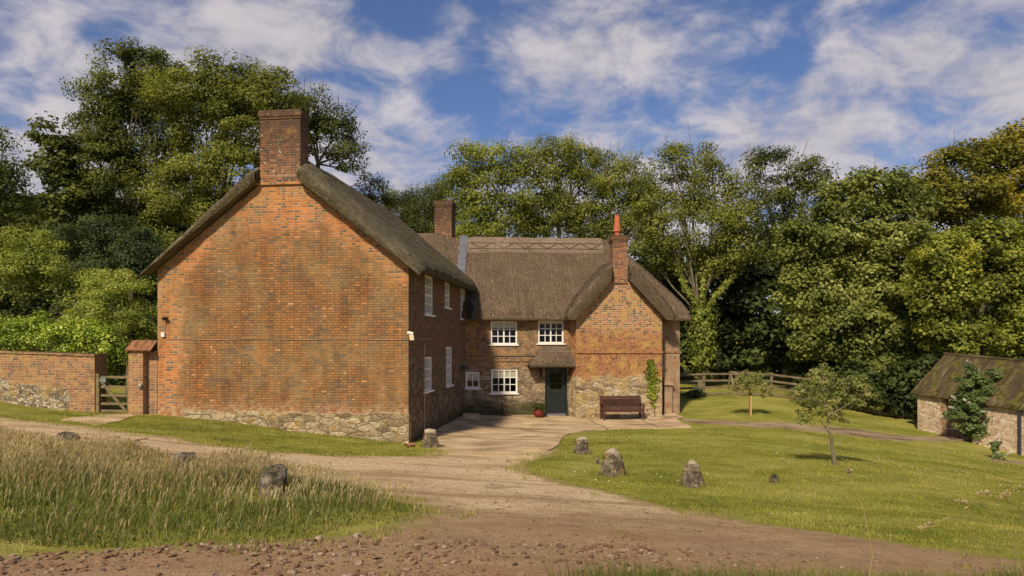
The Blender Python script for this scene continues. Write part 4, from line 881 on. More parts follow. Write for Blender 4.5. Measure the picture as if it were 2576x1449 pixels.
for k, (u0, u1) in enumerate(((.12, .86), (.08, .9), (.14, .84), (.1, .88))):
    mb = MB(); z_ = t1-(t1-t0)*(.18+.21*k); rr_ = np.random.default_rng(k); x = s0+(s1-s0)*u0
    while x < s0+(s1-s0)*u1:
        wd = .006+.012*rr_.random(); mb.fbox(FG, x, x+wd, z_-.008, z_+.008, -.054, -.0525); x += wd+.005
    mb.build('lettering', M['signl'], sg, merge=False)

# ---------------------------------------------------------------- stones
def stone(name, px, py, wpx, hpx, label, cat='stone', top=.55, sq=5, seed=0, sharp=.0, group=None, mat=None, sink=.08, flat=1.0, rot=.6, pk=.1):
    g = G(px, py); sc_ = g[1]/FPX; wd, ht = wpx*sc_/2, hpx*sc_*1.03
    rr = np.random.default_rng(seed); n, m = 36, 18; V = []; 
    ph = rr.random(8)*6.28
    for j in range(m+1):
        tt = j/m
        if tt < .75: zz = -sink+(ht*(1-pk)+sink)*(tt/.75); k = 1-(1-top)*(tt/.75)
        else: q = (tt-.75)/.25; zz = ht*(1-pk)+ht*pk*q**.8; k = top*(1-q**1.5*.999)
        for i in range(n):
            a = 2*math.pi*i/n; r_ = 1/(abs(math.cos(a))**sq+abs(math.sin(a))**sq)**(1/sq)
            nz = .06*math.sin(3*a+ph[0]+tt*5)+.05*math.sin(5*a+ph[1]-tt*9)+.035*math.sin(9*a+ph[2]+tt*17)+.03*rr.standard_normal()
            rr2 = k*(r_*.92)*(1+nz)
            x, y = math.cos(a+rot)*rr2*wd*1.0, math.sin(a+rot)*rr2*wd*flat
            V.append((g[0]+x+(tt*.12*wd*math.sin(ph[3])), g[1]+wd*.5+y, h(g[0], g[1]+wd*.5)+zz*(1+.03*math.sin(a+ph[4]))+.012*rr.standard_normal()*(tt > .7)))
    F = []
    for j in range(m):
        for i in range(n): F.append([j*n+i, j*n+(i+1) % n, (j+1)*n+(i+1) % n, (j+1)*n+i])
    o = np_mesh(name, np.array(V), np.array(F), mat or M['stone'], smooth=True)
    return tag(o, label, cat, group)
LG = 'tapered staddle stones standing on the lawn'; MG = 'mossy stones half hidden in the tall grass'
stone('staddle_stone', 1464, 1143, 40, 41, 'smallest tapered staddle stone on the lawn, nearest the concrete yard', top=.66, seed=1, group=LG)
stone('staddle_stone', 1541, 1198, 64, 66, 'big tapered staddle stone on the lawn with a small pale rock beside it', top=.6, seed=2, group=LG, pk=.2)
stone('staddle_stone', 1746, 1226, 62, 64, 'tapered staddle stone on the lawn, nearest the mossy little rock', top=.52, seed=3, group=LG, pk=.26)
stone('small_rock', 1950, 1216, 34, 21, 'low mossy rock poking out of the lawn below the small apple tree', top=.6, sq=2.3, seed=4, pk=.3, mat=M['stoned'])
stone('small_rock', 1503, 1168, 12, 14, 'tiny pale rock on the grass beside the big staddle stone', top=.7, sq=2.2, seed=5)
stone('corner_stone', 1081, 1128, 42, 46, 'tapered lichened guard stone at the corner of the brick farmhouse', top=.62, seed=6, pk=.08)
stone('meadow_stone', 680, 1250, 78, 74, 'largest dark stone in the tall grass, nearest the gravel track junction', top=.85, sq=3, seed=7, group=MG, mat=M['stoned'])
stone('meadow_stone', 462, 1184, 62, 40, 'flat-topped dark stone in the tall grass, middle of three', top=.85, sq=3, seed=8, group=MG, mat=M['stoned'])
stone('meadow_stone', 163, 1138, 62, 48, 'green mossy stone in the tall grass below the wooden gate', top=.8, sq=2.5, seed=9, group=MG, mat=M['stoned'])
stone('small_rock', 552, 1112, 14, 7, 'tiny flat rock on the verge below the big brick gable', top=.7, sq=2.2, seed=10, sink=.02)

# ---------------------------------------------------------------- bench
gb = FW(FW.hit(1566, 1055, .55)[0], 0, .55); zb_ = h(gb[0], gb[1])+.035
bench = empty('garden_bench', (gb[0], gb[1], zb_), 'dark brown slatted wooden bench against the stone gable wall', 'bench')
B0, B1 = FW.hit(1513, 1000, .5)[0], FW.hit(1619.5, 1000, .7)[0]; FB = FW
def fb(x0, x1, z0, z1, d0, d1): mb_ = MB(); mb_.fbox(FB, x0, x1, zb_+z0, zb_+z1, d0, d1); return mb_
for x in (B0, B1-.07):
    fb(x, x+.07, 0, .62, .78, .85).build('leg', M['bench'], bench, bevel=.006)
    m_ = MB(); m_.bar(FB(x+.035, zb_, .2), FB(x+.035, zb_+.94, .12), .07, .06, up=V_M); m_.build('leg', M['bench'], bench, bevel=.006)
    fb(x-.005, x+.075, .62, .65, .2, .9).build('armrest', M['bench'], bench, bevel=.008)
m_ = MB()
for k in range(7): d = .26+k*.085; m_.fbox(FB, B0+.005, B1-.005, zb_+.42-.004*abs(k-3), zb_+.445-.004*abs(k-3), d, d+.07)
m_.build('seat', M['bench'], bench, merge=False)
m_ = MB(); m_.fbox(FB, B0+.07, B1-.07, zb_+.34, zb_+.42, .8, .83); m_.fbox(FB, B0+.07, B1-.07, zb_+.34, zb_+.42, .24, .27); m_.build('seat_rail', M['bench'], bench)
m_ = MB(); m_.fbox(FB, B0+.07, B1-.07, zb_+.84, zb_+.93, .115, .15); m_.fbox(FB, B0+.07, B1-.07, zb_+.47, zb_+.53, .145, .18)
ns = 17
for k in range(ns):
    x = B0+.07+(B1-B0-.14)*(k+.5)/ns; m_.fbox(FB, x-.024, x+.024, zb_+.53, zb_+.84, .128, .155)
m_.build('backrest', M['bench'], bench, merge=False)

# ---------------------------------------------------------------- pot, broom, stone drain, manhole
gp = G(1355, 1052); zp = h(gp[0], gp[1])+.035
fp = empty('flower_pot', (gp[0], gp[1], zp), 'round red glazed pot with a leafy green plant left of the front door', 'plant pot')
mb = MB(); mb.lathe((gp[0], gp[1], zp), [(.0, 0), (.12, 0), (.18, .06), (.205, .16), (.195, .24), (.175, .28), (.195, .3), (.19, .32), (.165, .31), (.16, .26), (0, .26)], 24); mb.build('pot', M['redpot'], fp)
gp2 = G(1274, 1047); gp2[1] -= .15; zp2 = h(gp2[0], gp2[1])+.04
br = empty('broom', (gp2[0], gp2[1], zp2), 'yard broom with a pale handle leaning on the wall under the lower window', 'broom')
top_ = FM(FM.hit(1266, 1018)[0], FM.hit(1266, 1018)[1], .04)
mb = MB(); mb.tube([gp2+V3(0, 0, zp2-gp2[2]+.07), top_], .016, 8); mb.build('handle', M['hazelp'], br)
mb = MB(); c_ = V3(gp2[0], gp2[1], zp2); mb.hexa([c_+V3(-.2, -.05, 0), c_+V3(.2, -.04, 0), c_+V3(.2, .05, 0), c_+V3(-.2, .04, 0), c_+V3(-.17, -.03, .08), c_+V3(.17, -.03, .08), c_+V3(.17, .03, .08), c_+V3(-.17, .03, .08)]); mb.build('broom_head', M['brush'], br, bevel=.006)
gd = G(1186, 1054); zd = h(gd[0], gd[1])+.03; mb = MB(); FD = Frame((gd[0], gd[1], 0), U_M, -V_M)
for a in ((-.34, .34, -.1, .02), (-.34, .34, -.75, -.63), (-.34, -.24, -.63, -.1), (.24, .34, -.63, -.1)): mb.fbox(FD, a[0], a[1], zd-.05, zd+.13, a[2], a[3])
mb.fbox(FD, -.24, .24, zd, zd+.05, -.63, -.1); tag(mb.build('drain_surround', M['conc'], bevel=.012, merge=False), 'low square concrete drain surround in the corner of the yard', 'drain')
q = Gs([(233, 1109), (300, 1099), (372, 1104), (318, 1114)])
mb = MB(); c4 = [V3(x, y, h(x, y)) for x, y in q]; ctr = sum(c4)/4
def ins(k, dz): return [ctr+(c-ctr)*k+V3(0, 0, dz) for c in c4]
o_, i_ = ins(1, .03), ins(.72, .03); ob = ins(1, -.05)
for a in range(4):
    b = (a+1) % 4; mb.face([o_[a], o_[b], i_[b], i_[a]]); mb.face([ob[a], ob[b], o_[b], o_[a]]); mb.face([i_[a], i_[b], ins(.72, .012)[b], ins(.72, .012)[a]])
mh = mb.build('manhole', M['pad'], merge=False); tag(mh, 'square pale concrete manhole surround in the track below the gate', 'manhole')
mb = MB(); mb.face(ins(.71, .018)); mb.build('cover', M['conc'], mh, merge=False)
mb = MB(); a_ = G(1022, 1126); b_ = G(1040, 1125); mb.tube([a_+V3(0, 0, .05), b_+V3(0, .1, .06)], [.06, .06], 12, cap=False); mb.tube([a_+V3(0, 0, .05), b_+V3(0, .1, .06)], [.045, .045], 12, cap=False); tag(mb.build('clay_pipe', M['terra'], merge=False), 'broken clay pipe lying in grass at the farmhouse corner', 'pipe')

# ---------------------------------------------------------------- field fence
FP_ = [P(1575, 0, 35.4), P(1668, 0, 35.2), P(1770, 0, 35), P(1856, 0, 35), P(1940, 0, 35), P(2040, 0, 34.6), P(2120, 0, 34.0), P(2200, 0, 33.6), P(2270, 0, 33.4)]
fence = empty('field_fence', (FP_[2][0], FP_[2][1], h(FP_[2][0], 35)), 'weathered post and rail fence with four rails at the back of the lawn', 'fence')
for p in FP_:
    z_ = h(p[0], p[1]); mb = MB(); mb.bar((p[0], p[1], z_-.1), (p[0]+.01, p[1], z_+1.17), .12, .1, up=(0, 1, 0)); mb.build('post', M['fence'], fence, bevel=.008)
for k, z in enumerate((1.08, .76, .43, .12)):
    mb = MB()
    for p, q in zip(FP_[:-1], FP_[1:]):
        a, b = (p[0], p[1]-.07, h(p[0], p[1])+z), (q[0], q[1]-.07, h(q[0], q[1])+z); mb.bar(a, b, .035, .1 if k else .085)
    mb.build('rail', M['fence'], fence, merge=False)
# two wooden benches of a picnic set beyond the fence
for i, (x0, x1, py) in enumerate(((1836, 1852, 938), (1861, 1898, 940))):
    a, b = P(x0, py, 39), P(x1, py+1, 39); g_ = h(a[0], 39); mb = MB(); mb.hexa([a+V3(0, -.2, 0), b+V3(0, -.2, 0), b+V3(0, .2, 0), a+V3(0, .2, 0), a+V3(0, -.2, .1), b+V3(0, -.2, .1), b+V3(0, .2, .1), a+V3(0, .2, .1)])
    t_ = empty('picnic_table', (float((a[0]+b[0])/2), 39, g_), ['narrow wooden plank table end beyond the fence, the smaller one', 'pale wooden picnic table top beyond the fence, the longer one'][i], 'table', 'wooden tables beyond the fence')
    mb.build('table_top', M['gatew'], t_)
    for s_ in (.12, .88):
        c_ = a+(b-a)*s_; m2 = MB(); m2.bar(c_+V3(0, -.1, 0), (c_[0], 38.6, g_), .08); m2.bar(c_+V3(0, .1, 0), (c_[0], 39.4, g_), .08); m2.build('leg', M['gatew'], t_, merge=False)

# ---------------------------------------------------------------- shed
A_ = P(2308, 0, 31.0); B_ = P(2610, 0, 26.5); A_[2] = B_[2] = 0; dr = (B_-A_)[:2]; Ls = float(np.linalg.norm(dr)); dr = dr/Ls
FSH = Frame(A_, (dr[0], dr[1], 0), (-abs(dr[1]), -abs(dr[0]), 0)); FSH.N = V3(dr[1], -dr[0], 0)
if FSH.N[1] > 0 or FSH.N[0] > 0: FSH.N = -FSH.N
shed = empty('stone_shed', FSH(Ls/2, -1, 0), 'low rubble stone shed with a mossy sloping roof at the edge of the lawn', 'shed')
Le = Ls+2.2; ez = lambda a: .80-.33*a/Ls; bz = lambda a: -1.2-.35*a/Ls; WD = 3.6; RW = 2.05; rise = 1.58
da0, da1 = FSH.hit(2377, 1040)[0], FSH.hit(2446, 1060)[0]
mb = MB()
for x0, x1 in ((0, da0), (da1, Le)):
    mb.face([FSH(x0, bz(x0)), FSH(x1, bz(x1)), FSH(x1, ez(x1)), FSH(x0, ez(x0))], [(x0, bz(x0)), (x1, bz(x1)), (x1, ez(x1)), (x0, ez(x0))])
mb.face([FSH(0, -1.3), FSH(0, ez(0)), FSH(0, ez(0)+rise-.05, -RW), FSH(0, ez(0), -2*RW), FSH(0, -1.3, -2*RW)])
mb.face([FSH(Le, -1.8), FSH(Le, ez(Le)), FSH(Le, ez(Le)+rise-.05, -RW), FSH(Le, ez(Le), -2*RW), FSH(Le, -1.8, -2*RW)])
mb.face([FSH(0, -1.3, -2*RW), FSH(Le, -1.8, -2*RW), FSH(Le, ez(Le), -2*RW), FSH(0, ez(0), -2*RW)])
for x in (da0, da1): mb.face([FSH(x, bz(x)), FSH(x, ez(x)), FSH(x, ez(x), -.25), FSH(x, bz(x), -.25)])
mb.build('wall', M['shedwall'], shed, merge=False)
mb = MB(); nb = 9
for k in range(nb): x0 = da0+(da1-da0)*k/nb; x1 = da0+(da1-da0)*(k+1)/nb-.008; mb.fbox(FSH, x0, x1, bz(x0), ez(x0)+.05, -.17, -.13-.006*(k % 2))
sdoor = mb.build('door', M['sheddoor'], shed, merge=False)
for z_ in (.42, -.62): mb = MB(); mb.fbox(FSH, da0+.02, da0+.6, z_, z_+.05, -.128, -.118); mb.build('hinge', M['greyp'], sdoor, merge=False)
mb = MB()
for k in range(6):
    z0 = -1.1+.3*k; mb.fbox(FSH, da0-.2+.08*(k % 2), da0-.002, z0, z0+.3, -.03, .008+.002*(k % 2))
mb.build('brick_quoin', M['gwall'], shed, merge=False)
mb = MB(); NR = 120; rr = np.random.default_rng(5)
for side in (0, 1):
    for i in range(NR):
        x0 = -.25+(Le+.4)*i/NR; x1 = -.25+(Le+.4)*(i+1)/NR
        w0, w1 = .018*math.sin(i*1.9), .018*math.sin((i+1)*1.9)
        for j in range(8):
            s0_, s1_ = j/8, (j+1)/8
            def pt(x, s, w): 
                d = .18-(RW+.18)*s if side == 0 else -2*RW-.18+(RW+.18)*s
                sg_ = .05*math.sin(x*.9)*s*(1-s)*4
                return FSH(x, ez(x)+.05-.1*(1-s)+(rise)*s+w-sg_, d)
            mb.face([pt(x0, s0_, w0), pt(x1, s0_, w1), pt(x1, s1_, w1), pt(x0, s1_, w0)], [(x0, s0_*2.6), (x1, s0_*2.6), (x1, s1_*2.6), (x0, s1_*2.6)], True)
so_ = mb.build('roof', M['shedroof'], shed); m_ = so_.modifiers.new('thickness', 'SOLIDIFY'); m_.thickness = .04
mb = MB(); mb.tube([FSH(-.28, ez(0)+rise+.06, -RW), FSH(Le+.2, ez(Le)+rise+.06, -RW)], .07, 8); mb.build('ridge_tiles', M['shedroof'], so_, merge=False)
mb = MB(); mb.fbox(FSH, -.1, Le, -.02, .0, 0, .001) if False else None
for x0, x1 in [(i*.6, i*.6+.6) for i in range(int(Le/.6))]: mb.bar(FSH(x0, ez(x0)-.02, .02), FSH(x1, ez(x1)-.02, .02), .05, .09)
mb.build('eaves_board', M['oak'], shed, merge=False)
ap_ = FSH.hit(2567, 1050, .06)[0]; mb = MB(); mb.tube([FSH(ap_, ez(ap_)-.05, .1), FSH(ap_, bz(ap_)+.2, .1)], .05, 8); mb.build('drainpipe', M['pipeblue'], shed, merge=False)
# telephone wire through the trees
mb = MB(); a, b = P(1700, 905, 37), P(2240, 955, 36.5); mb.tube([a+(b-a)*t+V3(0, 0, -.5*math.sin(math.pi*t)*.6) for t in np.linspace(0, 1, 14)], .007, 4); 
tag(mb.build('overhead_wire', M['iron'], merge=False), 'thin overhead wire sagging in front of the dark trees beyond the fence', 'wire')
# ---------------------------------------------------------------- plants
def unit(v): return v/(np.linalg.norm(v, axis=-1, keepdims=True)+1e-9)
def leaf_quads(c, n, s, asp=.5, g=rng):
    N = len(c); n = unit(n); r = unit(g.standard_normal((N, 3))); t = unit(np.cross(n, r)); b = np.cross(n, t)
    s = np.broadcast_to(np.asarray(s), (N,))[:, None]*(.7+.6*g.random((N, 1)))
    V = np.stack([c-t*s, c+b*s*asp-n*s*.12, c+t*s, c-b*s*asp-n*s*.12], 1).reshape(-1, 3)
    return V, np.arange(N*4).reshape(-1, 4)
def make_leaves(name, c, n, s, rnd, mat, parent=None, asp=.5):
    V, F = leaf_quads(c, n, s, asp); return np_mesh(name, V, F, mat, parent, {'rnd': np.repeat(rnd, 4)})
def crown(lobes, rc, per, k=4.0, g=rng, flat=.6, inner=.35):
    C_, N_, R_ = [], [], []; cl = []
    for (c, r) in lobes:
        nc = max(3, int(k*r[0]*r[2]/rc**2))
        d = unit(g.standard_normal((nc, 3))); d[:, 2] = np.where(d[:, 2] < -.8, -d[:, 2], d[:, 2])
        f = inner+(1-inner)*g.random((nc, 1))**.45
        cc = c+d*f*r*(.92+.2*g.random((nc, 1))); cl.append(cc)
        for q in range(nc):
            m = int(per*(.6+.8*g.random())); rr_ = rc*(.65+.7*g.random())
            o = unit(g.standard_normal((m, 3)))*(g.random((m, 1))**.4)*rr_; o[:, 2] *= flat
            C_.append(cc[q]+o); N_.append(unit(o)*.55+d[q]*.35+np.array([0, 0, .65])+.45*g.standard_normal((m, 3)))
            R_.append(np.clip(.45*g.random()+.55*g.random(m), 0, 1))
    return np.concatenate(C_), np.concatenate(N_), np.concatenate(R_), np.concatenate(cl)
def lobes3(L_, Y, dp=.85):
    out = []
    for i, (x, y, rx, ry) in enumerate(L_):
        s = Y/FPX; yy = Y+((i*37) % 5-2)*.35*rx*s*.5
        out.append((P(x, y, yy), np.array([rx*s, (rx+ry)/2*s*dp, ry*s])))
    return out
def tree(name, label, px, Y, L_, mat, rc=.85, per=75, k=4.0, ls=.15, asp=.5, bark='bark', r0=.22, group=None, cat='tree', twigs=5, dead=0, flat=.6, fork=None, lean=0, inner=.35):
    g = np.random.default_rng(abs(hash_(label)) % 2**31)
    k *= 1.7 if group == GR else 1.5; ls *= .62; r0 *= .75; per *= 2.3; lb = lobes3(L_, Y); lb = [(c_, r_*1.1) for c_, r_ in lb]; bx = (px-CX)/FPX*Y; bz_ = h(bx, Y) if Y < 50 else h(bx, Y)+min(1, (Y-50)/25)**1.5*5.5
    base = V3(bx, Y, bz_); t = empty(name, base, label, cat, group)
    c, n, r, cl = crown(lb, rc, per, k, g, flat, inner)
    make_leaves('crown', c, n, ls, r, M_LF(mat), t, asp)
    ctr = sum(q[0] for q in lb)/len(lb); low = min(q[0][2]-q[1][2] for q in lb)
    fz = fork if fork else max(bz_+.8, low+.3*(ctr[2]-low)); fk = V3(base[0]*.65+ctr[0]*.35+lean, Y, fz); mb = MB()
    mid = (base+fk)/2+V3(.12*g.standard_normal(), .1, 0)
    mb.tube([base-V3(0, 0, .2), base+(mid-base)*.1, mid, fk], [r0*1.5, r0*1.15, r0*.95, r0*.8], 9)
    i = 0
    for (lc, lr) in lb:
        m1 = fk+(lc-fk)*.5+g.standard_normal(3)*lr*.16; tip = lc+V3(0, 0, lr[2]*.35)
        mb.tube([fk, m1, lc, tip], [r0*.5, r0*.3, r0*.16, r0*.05], 6)
        nc = max(3, int(k*lr[0]*lr[2]/rc**2)); mine = cl[i:i+nc]; i += nc
        for q in mine[g.permutation(len(mine))[:twigs]]:
            s_ = [m1, lc][g.integers(2)]; mb.tube([s_, (s_+q)/2+g.standard_normal(3)*.15, q, q+(q-s_)*.12], [r0*.2, r0*.13, r0*.06, r0*.02], 4)
        for _ in range(dead):
            u = unit(g.standard_normal(3)*np.array([1, .6, .5])+np.array([0, 0, 1.0])); q = lc+u*lr*1.02; e = q+u*(.5+.7*g.random())*np.array([.6, .6, 1.2])
            mb.tube([lc, q, e], [.03, .018, .006], 4); mb.tube([q+(e-q)*.3, e+g.standard_normal(3)*.3], [.01, .004], 3)
    mb.build('trunk', M[bark], t, merge=False)
    return t
def hash_(s):
    v = 5381
    for ch in s: v = (v*33+ord(ch)) & 0x7fffffff
    return v
def M_LF(k): return LF[k]
GB = 'tall trees behind the farmhouse'; GR = 'large trees beyond the lawn'; GU = 'shrubs behind the garden wall'
tree('ash_tree', 'dark ash cut off by the left edge, red tinged low branches', -10, 34, [(-20, 480, 70, 100), (5, 405, 42, 70), (28, 500, 42, 55), (10, 590, 80, 85)], 'ashdark', ls=.13, group=GB)
tree('sycamore_tree', 'small dark sycamore with a ragged pointed top, left of the tallest tree', 150, 40, [(125, 350, 38, 40), (150, 410, 60, 55), (190, 470, 60, 60), (185, 550, 80, 70), (110, 560, 60, 60)], 'ashdark', ls=.2, asp=.75, per=45, group=GB)
tree('ash_tree', 'tallest dark ash with domed crown at the left of the sky', 330, 42, [(345, 190, 85, 62), (262, 245, 70, 55), (290, 330, 90, 80), (400, 240, 80, 80), (365, 340, 100, 100), (255, 420, 75, 80), (340, 470, 120, 100), (300, 580, 110, 70)], 'ashdark', ls=.145, per=95, group=GB, dead=1)
tree('ash_tree', 'broad mid green ash directly behind the left roof slope', 540, 40, [(470, 230, 80, 60), (545, 215, 60, 60), (520, 330, 110, 95), (610, 320, 80, 110), (630, 230, 55, 62), (700, 240, 55, 60), (560, 450, 120, 90), (450, 480, 100, 90), (470, 590, 130, 80), (600, 560, 90, 80), (700, 360, 60, 90)], 'ash', ls=.14, per=95, group=GB, dead=1)
tree('ash_tree', 'wispy thin-leaved ash right behind the tallest chimney', 790, 44, [(790, 275, 48, 48), (842, 315, 50, 45), (800, 350, 60, 55), (868, 362, 42, 40), (845, 405, 55, 38), (760, 300, 50, 60)], 'ashdark', rc=.7, per=42, k=3.6, ls=.14, group=GB, dead=5, twigs=9)
tree('ash_tree', 'small dark treetop peeping over the left roof ridge', 935, 47, [(935, 462, 30, 22), (920, 495, 28, 25), (965, 500, 25, 20)], 'ashdark', rc=.6, per=50, ls=.13, group=GB, dead=3)
tree('yew_tree', 'dark bushy evergreens between the two roofs', 1040, 52, [(1000, 530, 50, 35), (1062, 515, 52, 36), (1108, 505, 34, 40), (1030, 580, 80, 40), (1100, 575, 60, 40)], 'ashdark', rc=.7, per=110, k=6, ls=.13, asp=.3, group=GB, flat=1.1)
tree('ash_tree', 'yellow green ash right of the rear chimney', 1235, 46, [(1172, 425, 45, 55), (1235, 410, 55, 42), (1295, 425, 50, 50), (1200, 490, 62, 55), (1275, 505, 62, 55), (1190, 560, 50, 45), (1250, 575, 60, 36), (1160, 500, 36, 60)], 'ashlight', ls=.14, per=66, k=4, bark='barkpale', group=GR, dead=1, twigs=8)
tree('ash_tree', 'rounded mid green ash standing highest above the long thatched ridge', 1405, 48, [(1340, 420, 45, 50), (1400, 392, 55, 45), (1465, 400, 55, 45), (1370, 480, 62, 55), (1460, 480, 70, 60), (1400, 550, 80, 40), (1340, 560, 60, 42), (1470, 560, 60, 42)], 'ash', ls=.14, per=72, k=4.2, bark='barkpale', group=GR, dead=1, twigs=8)
tree('ash_tree', 'ash with bare dead twigs on top, left of the clay chimney pot', 1560, 47, [(1530, 430, 50, 52), (1590, 445, 48, 45), (1622, 500, 40, 50), (1550, 510, 65, 55), (1500, 560, 70, 42), (1590, 590, 60, 50), (1540, 585, 70, 36), (1600, 530, 60, 50)], 'ash', ls=.14, per=56, k=3.6, bark='barkpale', group=GR, dead=6, twigs=9)
ivyt = tree('ash_tree', 'tall forked ash whose trunk is wrapped in bright ivy, behind the hipped roof', 1763, 42, [(1690, 410, 36, 42), (1750, 415, 46, 50), (1800, 470, 52, 52), (1850, 480, 30, 42), (1720, 500, 72, 60), (1660, 570, 60, 60), (1790, 570, 80, 55), (1700, 640, 60, 45), (1850, 620, 50, 50), (1640, 520, 46, 60), (1640, 640, 50, 50), (1860, 560, 50, 60), (1790, 660, 60, 40)], 'ash', ls=.14, per=66, k=3.8, bark='barkpale', r0=.2, group=GR, dead=4, twigs=9, fork=P(1763, 790, 42)[2])
def along(pts, N, rad, g):
    pts = [V3(*p) for p in pts]; seg = [np.linalg.norm(b-a) for a, b in zip(pts[:-1], pts[1:])]; out = []; nn = []
    for (a, b, l) in zip(pts[:-1], pts[1:], seg):
        m = int(N*l/sum(seg)); t_ = g.random((m, 1)); o = g.standard_normal((m, 3))*rad*.55; out.append(a+(b-a)*t_+o); nn.append(unit(o)+np.array([0, -.4, .3])+.4*g.standard_normal((m, 3)))
    return np.concatenate(out), np.concatenate(nn)
g_ = np.random.default_rng(4); cs, nn = [], []
for pts, N, rd in (([P(1766, 915, 41.6), P(1768, 790, 41.6)], 3000, .62), ([P(1768, 790, 41.6), P(1722, 720, 41.6), P(1702, 668, 41.6)], 800, .15), ([P(1768, 800, 41.6), P(1800, 745, 41.6), P(1850, 690, 41.6)], 800, .15), ([P(1766, 790, 41.6), P(1770, 700, 41.6)], 600, .12)):
    a, b = along(pts, N, rd, g_); cs.append(a); nn.append(b)
cs = np.concatenate(cs); make_leaves('ivy', cs, np.concatenate(nn), .095, g_.random(len(cs))*.95, LF['ashlight'], ivyt, .8)
tree('ash_tree', 'sparse dark-topped tree between the ivy-clad ash and the big sycamore', 1985, 47, [(1918, 425, 42, 40), (1985, 425, 55, 40), (2052, 440, 48, 36), (1930, 490, 60, 45), (2020, 500, 70, 50), (1900, 560, 60, 55), (1980, 580, 80, 50), (1930, 640, 70, 50), (2000, 660, 60, 50)], 'ashdark', rc=.75, ls=.15, per=48, k=3.2, bark='barkpale', group=GR, dead=3, twigs=10)
tree('sycamore_tree', 'broad light green sycamore overhanging the back of the lawn', 2190, 37, [(2120, 510, 62, 42), (2195, 470, 66, 40), (2275, 490, 62, 50), (2080, 590, 75, 60), (2180, 570, 90, 70), (2280, 590, 70, 70), (2060, 690, 70, 60), (2160, 690, 90, 75), (2250, 720, 80, 80), (2065, 790, 70, 55), (2150, 820, 80, 60), (2240, 840, 70, 60), (2080, 860, 60, 30), (2040, 870, 50, 34), (2130, 890, 60, 34), (2200, 900, 66, 36), (2270, 900, 60, 36), (2310, 820, 50, 60), (2320, 700, 50, 60), (2000, 620, 46, 50), (2010, 740, 40, 50)], 'syc', rc=.75, ls=.155, asp=.75, per=58, k=4.4, bark='barkpale', group=GR, dead=1, r0=.15)
tree('maple_tree', 'rust tinged maple with the highest crown at the right edge', 2480, 39, [(2400, 420, 62, 34), (2470, 395, 60, 40), (2545, 375, 60, 48), (2620, 420, 60, 80), (2360, 470, 60, 50), (2440, 500, 90, 60), (2550, 500, 80, 80), (2380, 580, 80, 60)], 'rust', ls=.16, asp=.7, per=75, group=GR, dead=2)
tree('maple_tree', 'yellowing maple hanging low over the stone shed roof', 2470, 33, [(2370, 650, 70, 55), (2460, 620, 80, 60), (2550, 620, 70, 70), (2390, 740, 80, 55), (2490, 720, 90, 65), (2580, 740, 70, 70), (2400, 820, 70, 42), (2500, 830, 80, 40), (2580, 840, 60, 40), (2350, 720, 46, 60), (2450, 860, 70, 30), (2540, 866, 60, 30), (2380, 870, 50, 26)], 'yellow', rc=.65, ls=.135, asp=.75, per=62, k=4.2, group=GR, r0=.13)
tree('grey_leaved_shrub', 'grey green bush below the tall ashes, touching the left eave', 290, 33, [(215, 610, 70, 42), (290, 600, 75, 45), (350, 630, 50, 50), (300, 670, 80, 35), (230, 680, 70, 40)], 'grey', rc=.6, per=95, k=4.5, ls=.1, cat='shrub', group=GU, r0=.1)
tree('elder_shrub', 'yellow green shrub above the hedge near the left edge', 60, 30, [(30, 680, 70, 42), (110, 690, 70, 40), (160, 730, 60, 40), (20, 750, 60, 40), (80, 620, 70, 40)], 'bush', rc=.55, per=70, ls=.09, cat='shrub', group=GU, r0=.08)
tree('garden_shrub', 'pale green airy shrub against the left end of the big gable', 320, 27.5, [(245, 730, 55, 40), (310, 715, 55, 38), (350, 760, 42, 50), (290, 790, 65, 50), (350, 840, 40, 45), (230, 790, 55, 42)], 'bush', rc=.42, per=62, k=3.6, ls=.07, cat='shrub', group=GU, r0=.06, twigs=7, bark='barkpale')
hedge = tree('climber_hedge', 'bright green climber piled along the top of the garden wall', 120, 24.0, [(-40, 856, 70, 40), (30, 852, 62, 42), (100, 848, 60, 46), (170, 854, 56, 42), (230, 858, 46, 42), (272, 876, 32, 42), (285, 915, 26, 34), (262, 900, 30, 24)], 'hedge', rc=.36, per=62, k=3.6, ls=.06, asp=.8, cat='hedge', r0=.05, twigs=2, inner=.55, flat=.8)
# dark undergrowth in several masses
g = np.random.default_rng(21)
def mass(name, label, L_, Y, mat, ls, per, k, rc=.8):
    c, n, r, cl = crown(lobes3(L_, Y), rc, per, k, g, .8, .2); o = make_leaves(name, c, n, ls, r, LF[mat], None, .6); tag(o, label, 'undergrowth', kind='stuff')
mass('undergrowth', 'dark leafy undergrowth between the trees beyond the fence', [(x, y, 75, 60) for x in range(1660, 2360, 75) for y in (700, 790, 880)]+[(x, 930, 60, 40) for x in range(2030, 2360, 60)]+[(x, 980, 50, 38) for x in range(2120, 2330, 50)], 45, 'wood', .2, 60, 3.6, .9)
mass('bramble_bank', 'dark bramble bank along the far side of the field behind the fence', [(x, 905, 50, 40) for x in range(1640, 2120, 45)], 50, 'ashdark', .15, 90, 5, .7)
mass('shade_bushes', 'deep shaded bushes beside the left end of the shed', [(x, y, 40, 34) for x, y in ((2170, 1000), (2220, 1010), (2270, 1020), (2300, 1000), (2250, 960), (2290, 950), (2330, 930), (2180, 950), (2120, 960))], 33.5, 'wood', .13, 80, 4.5, .55)
mass('undergrowth', 'dark shaded undergrowth behind the wooden gate and garden wall', [(x, y, 55, 45) for x in range(-60, 420, 55) for y in (800, 870, 940, 1000)], 30, 'wood', .13, 60, 3.6, .6)
